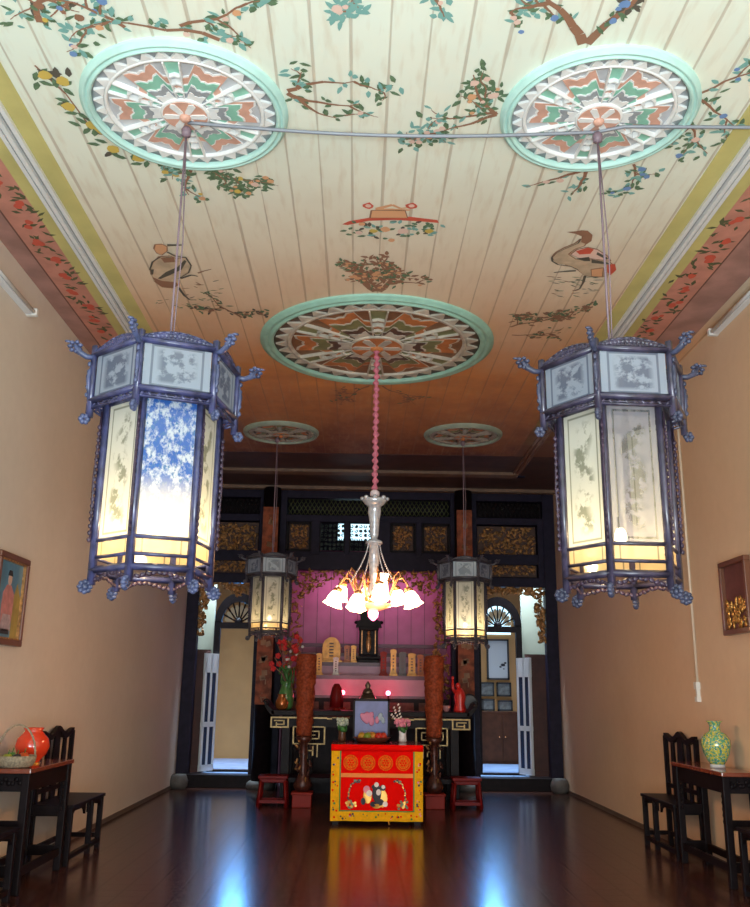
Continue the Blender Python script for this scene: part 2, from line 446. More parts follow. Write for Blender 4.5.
# crane on the right
f = quadmap((1.12,5.99),(1.79,5.96),(1.42,7.48),(2.23,7.44),750,708)
o = P('painted_crane', PM, ceil); z = ZC-.0035
shape(o, f, [(100,310),(140,270),(220,230),(290,205),(340,170),(400,190),(370,225),(290,250),(240,290),(300,330),(420,330),(560,330),(620,390),(600,450),(520,485),(420,480),(370,470),(300,410),(210,375),(130,360)], 7, z)
shape(o, f, [(225,118),(300,112),(350,105),(400,108),(440,140),(430,185),(390,210),(345,195),(350,150),(300,132)], 0, z-.0010)
shape(o, f, [(255,290),(310,250),(400,232),(480,250),(560,300),(590,345),(470,330),(400,320),(330,320)], 5, z-.0010)
shape(o, f, [(300,265),(400,235),(450,250),(420,285),(330,290)], 9, z-.0020)
shape(o, f, [(300,325),(410,310),(420,345),(370,345)], 8, z-.0020); shape(o, f, [(430,330),(560,355),(590,375),(430,360)], 8, z-.0020)
shape(o, f, [(480,270),(570,320),(560,335),(470,290)], 8, z-.0020)
shape(o, f, [(560,375),(625,370),(635,420),(590,465),(560,440)], 9, z-.0020)
shape(o, f, [(425,415),(530,400),(520,480),(430,475)], 4, z-.0020)
for ln, w in (([(375,470),(360,530),(330,590),(280,608)], .012), ([(300,425),(200,432),(115,440)], .012), ([(100,310),(105,345),(150,372),(260,388),(320,420)], .008), ([(340,170),(320,200),(240,230),(150,270),(105,310)], .005)):
    stroke(o, [f(*p) for p in ln], w, 8, z-.003)
for k in range(38):
    u, v_ = random.uniform(40,460), random.uniform(470,660); a = random.uniform(-.6,.6)
    p = f(u, v_); leaf(o, p[0], p[1], a, random.uniform(.04,.1), .006, random.choice((0,8,1)))
o.build()
# crane on the left, looking back
f = quadmap((-1.94,6.2),(-1.17,6.16),(-2.34,7.88),(-1.39,7.84),750,675)
o = P('painted_crane', PM, ceil)
shape(o, f, [(110,330),(130,280),(180,235),(260,230),(310,250),(380,240),(420,300),(400,350),(330,400),(330,450),(280,480),(200,470),(140,420)], 7, z)
shape(o, f, [(140,180),(150,150),(200,148),(240,165),(240,195),(200,225),(160,210)], 4, z-.0010)
shape(o, f, [(240,150),(350,152),(350,160),(240,165)], 8, z-.0020)
shape(o, f, [(170,400),(230,350),(320,310),(370,260),(385,270),(350,330),(270,370),(190,405)], 8, z-.0020)
shape(o, f, [(130,390),(200,420),(300,430),(330,450),(280,480),(200,470),(150,430)], 0, z-.0009)
shape(o, f, [(110,330),(140,330),(135,370),(115,370)], 8, z-.0020)
shape(o, f, [(190,245),(290,240),(300,275),(220,280)], 0, z-.0020)
for ln, w in (([(110,330),(130,270),(190,235),(270,240)], .007), ([(240,200),(300,230),(380,240),(420,300),(400,355),(320,400)], .010), ([(325,470),(370,540),(410,575),(460,575)], .012), ([(340,400),(420,372),(470,382)], .012)):
    stroke(o, [f(*p) for p in ln], w, 8, z-.003)
for k in range(45):
    u, v_ = random.uniform(100,640), random.uniform(400,640)
    if u < 330 and v_ < 520: continue
    p = f(u, v_); leaf(o, p[0], p[1], random.uniform(-1,1), random.uniform(.04,.1), .006, random.choice((0,8,1)))
stroke(o, [f(470,360),f(510,345),f(570,330)], .01, 0)
o.build()
# flower basket swag in the middle
f = quadmap((-.44,5.71),(.42,5.68),(-.46,6.61),(.51,6.57),750,375)
o = P('painted_bouquet', PM, ceil)
shape(o, f, [(75,200),(120,180),(250,158),(350,150),(500,152),(670,172),(680,190),(560,180),(400,172),(240,178),(110,205)], 9, z)
shape(o, f, [(250,158),(260,112),(470,112),(485,158)], 4, z-.0010)
for ln in ([(290,105),(330,95),(390,80),(440,100),(500,95)], [(285,110),(400,108),(500,110)]): stroke(o, [f(*p) for p in ln], .02, 4, z-.001)
for u in (240,510):
    p = f(u, 85); dot(o, p[0], p[1], .045, 9, z-.001); dot(o, p[0], p[1], .025, 5, z-.0016)
for k in range(60):
    u = random.uniform(90,690); v_ = random.uniform(185, 300-abs(u-380)*.12); p = f(u, v_)
    leaf(o, p[0], p[1], random.uniform(0,6.3), random.uniform(.04,.08), .016, random.choice((1,1,8,2)))
for u, v_, mm, r in ((345,230,4,.04),(455,240,5,.05),(270,240,3,.035),(385,300,4,.03),(200,195,4,.03),(620,240,3,.035),(180,250,5,.03)):
    p = f(u, v_); dot(o, p[0], p[1], r, mm, z-.001)
o.build()

# ------------------------------------------------------------------ plaster ceiling rosettes
def star(R_, n=6, base=.70, notch=.88, off=PI/2, sub=1):
    """six-lobed bracket outline; low at the spokes"""
    pts = []
    for k in range(n):
        a0 = off + 2*PI*k/n
        for t, r in ((.06,base*.82),(.13,base),(.22,base*1.04),(.28,1.0),(.36,.97),(.44,notch),(.5,notch*1.02),(.56,notch),(.64,.97),(.72,1.0),(.78,base*1.04),(.87,base),(.94,base*.82)):
            a = a0 + t*2*PI/n; pts.append((R_*r*math.cos(a), R_*r*math.sin(a)))
    return pts
def rosette(cx, cy, R_, label, cols=None):
    t = thing('ceiling_rosette', label, 'ceiling rosette', (cx, cy, ZC), 0, 'plaster ceiling rosettes')
    ma, mb, mr, pl_, bk, sl = cols or (salmon, jade, mint, plaster, mat('lilac grey plaster', (.56,.57,.59), .5, var=.15), slate)
    n = 64
    # rim mouldings
    o = P('rim', [mr, pl_], t)
    prof = [(R_*.885, 0),(R_*.885,-.035),(R_*.90,-.05),(R_*.92,-.05),(R_*.925,-.035),(R_*.94,-.035),(R_*.95,-.045),(R_*.97,-.045),(R_*.98,-.02),(R_,-.02),(R_,0)]
    o.lathe(prof, n=n, m=0, cap=False); o.build()
    o = P('backing_disc', bk, t); o.lathe([(R_*.89,-.001),(R_*.89,-.008)], n=n); o.build()
    o = P('dark_ring', sl, t); o.lathe([(R_*.765,-.006),(R_*.765,-.012),(R_*.888,-.012),(R_*.888,-.006)], n=n, cap=False); o.build()
    o = P('zigzag_ring', [pl_], t)
    N = 34
    for k in range(N):
        a = 2*PI*k/N; d = 2*PI/N
        pts = [(R_*.775*math.cos(a-d*.45), R_*.775*math.sin(a-d*.45)), (R_*.87*math.cos(a), R_*.87*math.sin(a)), (R_*.775*math.cos(a+d*.45), R_*.775*math.sin(a+d*.45))]
        o.prism(pts, -.010, -.030)
    o.build()
    o = P('inner_ring', pl_, t); o.lathe([(R_*.735,-.008),(R_*.735,-.03),(R_*.755,-.034),(R_*.77,-.03),(R_*.77,-.008)], n=n, cap=False); o.build()
    o = P('star_relief', [pl_, ma, mb, sl], t)
    h = -.010
    for rr, mm in ((.725,0),(.70,1),(.585,0),(.565,2),(.445,0),(.425,3),(.345,0)):
        o.prism(star(R_*rr), -.008, h-.004, m=mm); h -= .004
    o.build()
    o = P('spokes', [pl_, mb, sl], t)
    for k in range(6):
        a = PI/2 + k*PI/3; M = rotz(a)
        for s in (-1, 1):
            o.prism([(R_*.12, s*R_*.02),(R_*.12, s*R_*.030),(R_*.735, s*R_*.080),(R_*.735, s*R_*.068)], -.008, -.044, M=M)
        o.prism([(R_*.56,-R_*.055),(R_*.735,-R_*.068),(R_*.735,R_*.068),(R_*.56,R_*.055)], -.008, -.020, M=M, m=1)
        for r0 in (.32,.43,.54):
            o.prism([(R_*r0,-R_*.045),(R_*(r0+.018),-R_*.05),(R_*(r0+.038),0),(R_*(r0+.018),R_*.05),(R_*r0,R_*.045),(R_*(r0+.02),0)], -.008, -.046, M=M, m=0)
    o.build()
    o = P('centre_boss', [ma, pl_, mb], t)
    o.lathe([(R_*.24,-.03),(R_*.24,-.048),(R_*.225,-.052)], n=32, m=1); o.lathe([(R_*.215,-.05),(R_*.215,-.056)], n=32, m=0)
    for k in range(6):
        a = k*PI/3; M = rotz(a)
        o.prism([(0,0),(R_*.07,R_*.028),(R_*.19,R_*.035),(R_*.215,0),(R_*.19,-R_*.035),(R_*.07,-R_*.028)], -.056, -.062, M=M, m=1)
    o.lathe([(R_*.055,-.056),(R_*.055,-.075),(R_*.03,-.09),(.001,-.09)], n=20, m=0)
    o.build()
    return t
MR, MR2, MC = (-1.30,4.82), (1.24,4.76), (-.04,8.60)
rosette(*MR, .63, 'round plaster ceiling rosette with mint rim above the large lantern on the left')
rosette(*MR2, .60, 'round plaster ceiling rosette with mint rim above the large lantern on the right')
aged = (mat('burnt orange painted plaster', (.58,.20,.06), .5, var=.3, scale=6), mat('olive painted plaster', (.24,.24,.10), .5, var=.3, scale=6), mat('deep mint plaster', (.34,.60,.48), .5, var=.15), mat('beige relief', (.62,.56,.46), .5, var=.3, scale=8), mat('brown plaster', (.26,.12,.05), .5, var=.3), mat('dark umber plaster', (.12,.07,.045), .5, var=.3))  # browner, darker colours for the rosettes nearer the altar
aged2 = (aged[0], aged[1], mat('dull sage plaster', (.34,.42,.34), .5, var=.2), mat('dingy relief', (.40,.34,.28), .5, var=.3, scale=8), aged[5], aged[5])
rosette(*MC, 1.19, 'largest plaster ceiling rosette, holding the chandelier chain', aged)
rosette(-1.29, 11.9, .52, 'small plaster ceiling rosette above the small lantern on the left', aged2)
rosette(1.22, 11.87, .54, 'small plaster ceiling rosette above the small lantern on the right', aged2)

# ------------------------------------------------------------------ lantern
def panel_mat(name, kind=0, transp=.08, tint=(.80,.83,.77), ink=(.10,.12,.08), dens=.54, sc=5.0):
    """painted frosted glass: ink painting inside a thin border line, lit from behind"""
    m, nt, b = new_mat(name); g = NG(nt); uv = g.tc('UV'); xyz = g.sep(uv)
    ob = g.tc('Object')
    v = g.scalev(uv, (1, 2.4 if kind != 1 else .8, 1))
    oi = nt.nodes.new('ShaderNodeObjectInfo'); va = nt.nodes.new('ShaderNodeVectorMath'); va.operation = 'ADD'
    nt.links.new(v, va.inputs[0]); nt.links.new(g.m('MULTIPLY', oi.outputs['Random'], 37.0), va.inputs[1]); v = va.outputs[0]
    dx = g.m('ABSOLUTE', g.m('SUBTRACT', xyz[0], .5)); dy = g.m('ABSOLUTE', g.m('SUBTRACT', xyz[1], .5))
    lim = .45 if kind != 1 else .42
    inx = g.step(dx, .36, .004); inx2 = g.step(dx, .395, .004); iny = g.step(dy, lim, .003); iny2 = g.step(dy, lim+(.015 if kind != 1 else .05), .003)
    box1 = g.m('MAXIMUM', inx, iny); box2 = g.m('MAXIMUM', inx2, iny2)
    border = g.m('MULTIPLY', box1, g.m('SUBTRACT', 1, box2))
    n = g.noise(v, sc, 6, .65); inner = g.m('SUBTRACT', 1, g.step(dx, .27, .05)); inner = g.m('MULTIPLY', inner, g.m('SUBTRACT', 1, g.step(dy, lim-.06, .04)))
    wig = g.m('MULTIPLY', g.m('SINE', g.m('MULTIPLY', xyz[1], 17)), .10)
    ctr = g.m('SUBTRACT', 1, g.step(g.m('ABSOLUTE', g.m('SUBTRACT', g.m('SUBTRACT', xyz[0], .5), wig)), .19, .10))
    flora = g.m('MULTIPLY', g.m('MULTIPLY', g.step(n, dens, .04), inner), ctr if kind == 0 else 1.0)
    mask = g.m('MINIMUM', g.m('ADD', g.m('MULTIPLY', border, .7), g.m('MULTIPLY', flora, .75)), 1)
    c = g.mix(mask, tint, ink)
    if kind == 2:   # blue mountain landscape
        n2 = g.noise(g.scalev(uv, (1.6, 3.0, 1)), 3.2, 6, .7)
        hgt = g.step(g.m('ADD', xyz[1], g.m('MULTIPLY', n2, .25)), .44, .14)
        blue = g.mix(g.step(n2, .52, .06), (.02,.14,.62), (.70,.82,.98))
        blue = g.mix(g.step(g.noise(g.scalev(uv, (3,5,1)), 5, 5), .60, .05), blue, (.05,.20,.55))
        c = g.mix(hgt, (.80,.80,.78), blue)
    d = nt.nodes.new('ShaderNodeBsdfDiffuse'); tr = nt.nodes.new('ShaderNodeBsdfTranslucent'); tp = nt.nodes.new('ShaderNodeBsdfTransparent')
    gl = nt.nodes.new('ShaderNodeBsdfGlossy'); gl.inputs['Roughness'].default_value = .12
    for x in (d, tr): nt.links.new(c, x.inputs['Color'])
    def ms(f, a, b_):
        q = nt.nodes.new('ShaderNodeMixShader'); q.inputs[0].default_value = f
        nt.links.new(a, q.inputs[1]); nt.links.new(b_, q.inputs[2]); return q.outputs[0]
    s = ms(.55, d.outputs[0], tr.outputs[0]); s = ms(transp, s, tp.outputs[0]); s = ms(.06, s, gl.outputs[0])
    nt.links.new(s, nt.nodes['Material Output'].inputs['Surface'])
    return m
pm_flower = panel_mat('painted glass flowers', 0, ink=(.16,.19,.12), dens=.52, sc=3.6)
pm_scene = panel_mat('painted glass figures', 1, tint=(.42,.50,.64), ink=(.08,.11,.20), dens=.47, sc=4)
pm_blue = panel_mat('painted glass blue mountains', 2)
pm_clear = panel_mat('clear painted glass', 0, transp=.5, tint=(.50,.50,.58), dens=.50, sc=3.6)
pm_far = panel_mat('grey painted glass', 0, tint=(.62,.62,.56), dens=.50, sc=6)
bulbm = mat('lit bulb glass', (1,.9,.7), .3, emit=(1,.74,.36), es=22)

def hexv(r, k, z=0, off=0.0):
    a = -PI/2 + PI/6 + k*PI/3 + off     # face k looks along -y for k=-1..0
    return Vector((r*math.cos(a), r*math.sin(a), z))
def make_lantern(name, label, loc, rz, wood, wood2, S=1.0, wire_to=ZC, panels=None, power=18, group=None, blob_n=9, knob=horn_blue, low_transparent=False):
    """hexagonal two-tier palace lantern, local z=0 at the bottom frame"""
    t = thing(name, label, 'lantern', loc, rz, group)
    Rl, Ru = .312*S, .405*S
    H1, H2, H3 = .93*S, .93*S, 1.20*S       # top of lower body, bottom and top of upper tier
    panels = panels or {}
    f = P('frame', [wood, wood2], t)
    for k in range(6):
        a, b_ = hexv(Rl, k), hexv(Rl, k+1)
        f.tube([a+Vector((0,0,-.08*S)), a+Vector((0,0,H1+.06*S))], .023*S, 4, 0)
        for z_, hh in ((0,.020),(.065,.010),(.155,.011),(H1/S-.01,.02)):
            f.tube([a+Vector((0,0,z_*S)), b_+Vector((0,0,z_*S))], hh*S, 4, 0)
        A, B = hexv(Ru, k), hexv(Ru, k+1)
        f.tube([A+Vector((0,0,H2-.10*S)), A+Vector((0,0,H3+.05*S))], .021*S, 4, 0)
        for z_ in (H2, H3): f.tube([A+Vector((0,0,z_)), B+Vector((0,0,z_))], .020*S, 4, 0)
        f.tube([A+Vector((0,0,H2-.045*S)), B+Vector((0,0,H2-.045*S))], .008*S, 4, 0)
        f.tube([a+Vector((0,0,H1)), A+Vector((0,0,H2))], .014*S, 4, 1)
        f.tube([A+Vector((0,0,H3)), Vector((0,0,H3+.02*S))], .012*S, 4, 1)
    f.build()
    for k in range(6):
        a, b_ = hexv(Rl-.006*S, k), hexv(Rl-.006*S, k+1)
        q = P('glass_panel', panels.get(('l', k), panels.get('l', pm_flower)), t)
        d = (b_-a).normalized()*.02*S
        q.uvquad(a+d+Vector((0,0,.155*S)), b_-d+Vector((0,0,.155*S)), b_-d+Vector((0,0,H1-.02*S)), a+d+Vector((0,0,H1-.02*S)))
        q.build()
        q = P('sill_glass', panels.get('s', pm_sill), t)
        q.uvquad(a+d+Vector((0,0,.066*S)), b_-d+Vector((0,0,.066*S)), b_-d+Vector((0,0,.152*S)), a+d+Vector((0,0,.152*S)))
        q.build()
        A, B = hexv(Ru-.006*S, k), hexv(Ru-.006*S, k+1)
        q = P('upper_panel', panels.get(('u', k), panels.get('u', pm_scene)), t)
        q.uvquad(A+d+Vector((0,0,H2+.01*S)), B-d+Vector((0,0,H2+.01*S)), B-d+Vector((0,0,H3-.01*S)), A+d+Vector((0,0,H3-.01*S)))
        q.build()
        # carved crest over the upper panel, fretwork beneath both tiers
        c = P('crest', wood, t); mid = (A+B)/2; e = (B-A); nrm = Vector((mid.x, mid.y, 0)).normalized()
        M = Matrix((e.normalized(), nrm, Vector((0,0,1)))).transposed()
        for i in range(blob_n*2+1):
            u = i/(blob_n*2); hh = (.012+.038*math.sin(PI*u))*S
            p = A + e*u; ang = random.uniform(-.6,.6)
            c.blob(p+Vector((0,0,H3+hh*.9)), (.021*S,.009*S,.013*S), M @ roty(ang), u=6, v=4)
            c.blob(p+Vector((0,0,H3+hh*.35)), (.012*S,.009*S,.020*S), M @ roty(-ang), u=6, v=4)
        L = e.length
        for j in range(10):
            u0, u1 = j/10, (j+1)/10
            c.tube([A+e*u0+Vector((0,0,H3+(.020+.045*math.sin(PI*u0))*S)), A+e*u1+Vector((0,0,H3+(.020+.045*math.sin(PI*u1))*S))], .007*S, 4)
            c.prism([(u0*L,H3),(u1*L,H3),(u1*L,H3+(.018+.042*math.sin(PI*u1))*S),(u0*L,H3+(.018+.042*math.sin(PI*u0))*S)], -.003*S, .003*S, plane='xz', M=M, o=(A.x,A.y,0))
        c.build()
        c = P('fretwork', wood, t)
        for i in range(blob_n):
            p = A + e*((i+.5)/blob_n)
            c.blob(p+Vector((0,0,H2-.03*S)), (.020*S,.006*S,.009*S), M @ roty(.7 if i % 2 else -.7), u=6, v=4)
            p = a + (b_-a)*((i+.5)/blob_n)
            pass
        c.tube([A+Vector((0,0,H2-.03*S)), B+Vector((0,0,H2-.03*S))], .005*S, 4)
        c.build()
        c = P('lower_fretwork', wood2, t)
        for i in range(blob_n+2):
            u = (i+.5)/(blob_n+2); p = a + (b_-a)*u
            c.blob(p+Vector((0,0,(-.038+.014*math.cos(2*PI*(u-.5)))*S)), (.019*S,.006*S,.012*S), M @ roty(.5 if i % 2 else -.5), u=6, v=4)
        c.build()
        # side comb carving on each post of the lower body
        o_ = hexv(1, k)
        c = P('side_carving', wood2, t)
        for i in range(18):
            z_ = (.16+.66*i/18)*S
            c.blob(a*1.05 + o_*(.022*S) + Vector((0,0,z_)), (.013*S,.007*S,.015*S), rotz(math.atan2(o_.y, o_.x)), u=6, v=4)
        c.tube([a+o_*.032*S+Vector((0,0,.16*S)), a+o_*.045*S+Vector((0,0,.5*S)), a+o_*.032*S+Vector((0,0,.87*S))], .006*S, 4)
        c.build()
        # dragon-head horn at the top corner, scroll drop at the lower corner
        c = P('horn', knob, t)
        z0 = H3-.02*S
        path = [A+Vector((0,0,z0)), A+o_*.05*S+Vector((0,0,z0)), A+o_*.09*S+Vector((0,0,z0+.02*S)), A+o_*.12*S+Vector((0,0,z0+.06*S))]
        c.tube(path, [.015*S,.016*S,.018*S,.012*S], 6)
        for i in range(7):
            an = i*2*PI/7
            c.blob(A+o_*(.115+.028*math.cos(an))*S+Vector((0,0,z0+(.05+.028*math.sin(an))*S)) , (.017*S,.014*S,.012*S), rotz(an), u=6, v=4)
        c.blob(A+o_*.155*S+Vector((0,0,z0+.075*S)), (.02*S,.008*S,.008*S), u=6, v=4)
        c.build()
        c = P('side_scroll', knob, t)
        c.tube([A+o_*.018*S+Vector((0,0,H3-.07*S)), A+o_*.03*S+Vector((0,0,(H2+H3)/2)), A+o_*.018*S+Vector((0,0,H2))], [.008*S,.014*S,.008*S], 5)
        for i in range(5): c.blob(A+o_*.030*S+Vector((0,0,H2+(.03+.045*i)*S)), (.012*S,.008*S,.016*S), u=6, v=4)
        for i in range(6):
            an = i*2*PI/6
            c.blob(A+o_*(.030+.018*math.cos(an))*S+Vector((0,0,H2-(.11-.018*math.sin(an))*S)), .016*S, u=6, v=4)
        c.build()
        c = P('foot', knob, t)
        for i in range(8):
            an = i*2*PI/8
            c.blob(a+o_*(.035+.026*math.cos(an))*S+Vector((0,0,(-.09+.026*math.sin(an))*S)), (.017*S,.017*S,.014*S), u=6, v=4)
        c.blob(a+o_*.035*S+Vector((0,0,-.09*S)), .020*S, u=6, v=4)
        c.build()
    # bulb and socket hanging inside
    b = P('bulb', [bulbm, blackm], t)
    zb = .24*S
    b.lathe([(.001,zb-.045*S),(.022*S,zb-.04*S),(.034*S,zb-.015*S),(.030*S,zb+.015*S),(.016*S,zb+.045*S)], n=14, m=0, cap=False)
    b.lathe([(.018*S,zb+.04*S),(.020*S,zb+.10*S),(.004,zb+.11*S)], n=10, m=1)
    b.tube([(0,0,zb+.1*S),(0,0,H3)], .005, 5, 1)
    b.build()
    w = P('hanging_wire', wirem, t)
    top = wire_to-loc[2]
    w.tube([(0,0,H3),(0,0,top)], .007, 6)
    w.tube([(.012,0,H3),(.03,0,(H3+top)/2),(.0,0,top)], .004, 5)
    w.lathe([(.001,top-.07),(.028,top-.06),(.032,top-.02),(.02,top)], n=14)
    w.build()
    ld = bpy.data.lights.new('bulb_light', 'POINT'); ld.energy = power; ld.color = (1,.72,.36); ld.shadow_soft_size = .03*S
    lo = bpy.data.objects.new('bulb_light', ld); COL.objects.link(lo); lo.parent = t; lo.location = (0,0,zb-.10*S)
    return t
pm_sill = panel_mat('amber sill glass', 3, transp=.25, tint=(.80,.62,.36), dens=.9)
random.seed(3)
LG = 'hanging hexagonal glass lanterns'
# face index k: outward direction angle = -90+30+30+60k = -30+60k (+rz).  k=-1 -> facing -y
make_lantern('palace_lantern', 'large hexagonal hanging lantern on the left with a blue mountain painting on its front glass', (-1.30,4.88,2.11), math.radians(21), lantern_blue, lantern_dark, 1.0, ZC-.09, {('l',5): pm_blue}, 10, LG)
make_lantern('palace_lantern', 'large hexagonal hanging lantern on the right with clear front glass and dark flower painting', (1.25,4.84,2.11), math.radians(3), lantern_blue2, lantern_dark, 1.0, ZC-.09, {('l',5): pm_clear}, 6, LG, knob=horn_dusk)
make_lantern('palace_lantern', 'small grey hexagonal lantern hanging before the left pillar of the altar', (-1.34,11.9,2.24), math.radians(12), lantern_grey, lantern_dark, .80, ZC-.09, {'l': pm_far}, 3, LG, 6, lantern_grey)
make_lantern('palace_lantern', 'small grey hexagonal lantern hanging before the right pillar of the altar', (1.22,11.9,2.18), math.radians(-6), lantern_grey, lantern_dark, .84, ZC-.09, {'l': pm_far}, 8, LG, 6, lantern_grey)

# cable strung between the rosettes
o = P('electric_cable', mat('grey cable sheath', (.24,.26,.30), .4))
pts = []
for i in range(41):
    x = -1.29 + i*2.54/40; pts.append((x, 4.86-.06*math.sin(PI*i/40), 4.90-.10*math.sin(PI*i/40)))
for i in range(1, 13): pts.append((1.25+i*.163, 4.80+.02*i/12, 4.90+.05*i/12))
o.tube(pts, .011, 6)
tag(o.build(), 'grey electric cable sagging between the two nearest ceiling rosettes', 'cable')

# ------------------------------------------------------------------ chandelier
crystal = mat('cloudy glass and silver', (.62,.62,.66), .18, metal=.35, var=.3, scale=30)
brass = mat('warm brass', (.70,.33,.14), .25, metal=.8)
shade_m, nt, b = new_mat('lit frosted tulip glass')
b.inputs['Base Color'].default_value = (1,.85,.7,1); b.inputs['Emission Color'].default_value = (1,.60,.34,1); b.inputs['Emission Strength'].default_value = 9; b.inputs['Roughness'].default_value = .3
pinkbulb = mat('lit pink bulb', (1,.4,.6), .3, emit=(1,.14,.32), es=9)
pinkcloth = mat('pink cloth chain sleeve', (.62,.16,.22), .7, var=.3, scale=30)
CX, CY = -.04, 8.60
t = thing('chandelier', 'lit chandelier with tulip glass shades and curling arms on a pink sleeved chain', 'chandelier', (CX, CY, 2.22))
o = P('chain_sleeve', [pinkcloth, mat('white cuff', (.75,.6,.6), .6)], t)
prof = []; z_ = 1.20
while z_ < 2.66:
    prof += [(.014, z_), (.031, z_+.02), (.033, z_+.035), (.016, z_+.062)]; z_ += .068
o.lathe(prof, n=10, fn=lambda a, z: 1+.15*math.sin(a+z*40)); o.lathe([(.02,1.14),(.045,1.15),(.045,1.19),(.02,1.21)], n=12, m=1); o.build()
o = P('stem', crystal, t)
o.lathe([(.012,1.16),(.02,1.10),(.11,1.12),(.125,1.10),(.09,1.06),(.06,1.04),(.065,.98),(.05,.90),(.042,.76),(.03,.72),(.08,.70),(.085,.68),(.045,.66),(.05,.50),(.035,.30),(.06,.24),(.075,.20),(.03,.14)], n=20)
for k in range(8):
    a = k*PI/4; o.blob((.12*math.cos(a), .12*math.sin(a), 1.12), (.024,.024,.02), u=6, v=4)
o.build()
for k in range(4):
    a = k*PI/2+.5; o = P('support_chain', crystal, t)
    n = 22
    for i in range(n):
        u = i/n; r = .06+.20*u**1.6; o.blob((r*math.cos(a), r*math.sin(a), .70-.42*u), (.008,.005,.013), u=5, v=3)
    o.build()
angs = [math.radians(x) for x in (-172, -118, -75, -20, 42, 100, 150)]
for i, a in enumerate(angs):
    R_ = (.34,.30,.20,.35,.30,.30,.34)[i]; dz = (0,-.05,.05,.0,.05,.08,.08)[i]
    ca, sa = math.cos(a), math.sin(a)
    o = P('arm', brass, t)
    pts = [(ca*r*R_, sa*r*R_, z+dz*r) for r, z in ((.10,.22),(.25,.13),(.42,.14),(.55,.24),(.68,.33),(.84,.34),(.96,.28),(1.0,.22))]
    o.tube(pts, [.012,.014,.014,.013,.013,.012,.011,.012], 7)
    o.tube([(ca*r*R_, sa*r*R_, z+dz*r) for r, z in ((.55,.24),(.6,.36),(.72,.40),(.78,.36),(.72,.33))], .007, 6)
    o.lathe([(.012,.25),(.045,.235),(.035,.20)], c=(ca*R_, sa*R_, dz), n=12)
    arm = o.build()
    tilt = Matrix.Rotation(.35, 3, Vector((-sa, ca, 0)).normalized())
    o = P('tulip_shade', shade_m, arm)
    o.lathe([(.024,0),(.054,-.028),(.072,-.078),(.067,-.11),(.088,-.15)], c=(ca*R_, sa*R_, .215+dz), n=18, fn=lambda th, z: 1+(.12*math.cos(6*th) if z < -.08 else 0), M=tilt.transposed(), cap=False)
    o.build(solid=.004)
    ld = bpy.data.lights.new('shade_light', 'POINT'); ld.energy = 7; ld.color = (1,.48,.20); ld.shadow_soft_size = .06
    lo = bpy.data.objects.new('shade_light', ld); COL.objects.link(lo); lo.parent = t; lo.location = (ca*R_*1.12, sa*R_*1.12, .02+dz)
o = P('glass_column', shade_m, t)
o.lathe([(.03,.10),(.055,.13),(.06,.22),(.05,.32),(.065,.38)], c=(.075,-.05,0), n=14, fn=lambda th, z: 1+.08*math.cos(8*th)); o.build()
o = P('bottom_dish', mat('peach glass dish', (.85,.38,.20), .25, emit=(1,.30,.12), es=.5), t)
o.lathe([(.03,.13),(.05,.11),(.17,.10),(.18,.085),(.10,.05),(.04,.03)], n=24, fn=lambda th, z: 1+.05*math.cos(8*th)); o.build()
o = P('pink_bulb', pinkbulb, t); o.lathe([(.03,.04),(.05,.02),(.045,-.02),(.02,-.05),(.001,-.06)], n=14); o.build()

# ------------------------------------------------------------------ altar screen: timber wall across the back
scr = P('wall_back', [screenw, ebony])
def bar(x0, x1, z0, z1, y0=15.44, y1=15.62, m=0): scr.box(x0, x1, y0, y1, z0, z1, m)
bar(XL, XR, 4.80, ZC)                                   # head beam
bar(XL, XR, 4.38, 4.50); bar(XL, XR, 3.68, 3.86)
bar(XL, -1.86, 3.30, 3.46); bar(1.74, XR, 3.30, 3.46)
bar(-1.46, 1.40, 3.54, 3.70)
for x0, x1 in ((XL,-2.90),(-1.93,-1.46),(1.40,1.86),(3.02,XR)): bar(x0, x1, .0, ZC, 15.425, 15.635)
for x0, x1 in ((-1.02,-.88),(-.44,-.36),(.12,.35),(.80,.90)): bar(x0, x1, 3.80, 4.40, 15.432, 15.628)
bar(-2.90,-2.78, 3.40, 4.40, 15.432, 15.628); bar(2.92, 3.02, 3.40, 4.40, 15.432, 15.628)
bar(XL, -1.46, 0, .20, 15.30, 15.62, 1); bar(1.40, XR, 0, .20, 15.30, 15.62, 1)   # raised sills
# back boards behind the closed panels
scr.box(-1.46, -.88, 15.60, 15.64, 3.86, 4.38, 1); scr.box(.35, 1.40, 15.60, 15.64, 3.86, 4.38, 1)
scr.box(XL, -1.86, 15.60, 15.64, 3.46, 4.38, 1); scr.box(1.74, XR, 15.60, 15.64, 3.46, 4.38, 1)
scr.box(XL, -1.46, 15.60, 15.64, 4.50, 4.80, 1); scr.box(1.40, XR, 15.60, 15.64, 4.50, 4.80, 1)
struct(scr.build(bevel=.008))

def relief(name, label, cat, x0, x1, z0, z1, y=15.48, n=150, seed=1, group=None, mask=None, mats=(gilt, giltd), back=True, sz=(.03,.07)):
    """carved and gilded figure relief: a ground board with a crowded layer of leaves, figures and scrolls"""
    rnd = random.Random(seed)
    t = thing(name, label, cat, ((x0+x1)/2, y+.05, z0), 0, group)
    ox, oz = (x0+x1)/2, z0
    if back:
        o = P('ground_board', mats[1], t); o.box(x0-ox, x1-ox, 0, .02, 0, z1-z0); o.build()
    o = P('carving', mats[0], t)
    k = 0
    while k < n:
        x, z = rnd.uniform(x0+.03, x1-.03), rnd.uniform(z0+.03, z1-.03)
        if mask and not mask(x, z): continue
        k += 1; r = rnd.uniform(*sz)
        o.blob((x-ox, -rnd.uniform(.0,.03), z-oz), (r, .022, r*rnd.uniform(.25,.6)), roty(rnd.uniform(0, PI)), u=6, v=4)
    o.build()
    return t
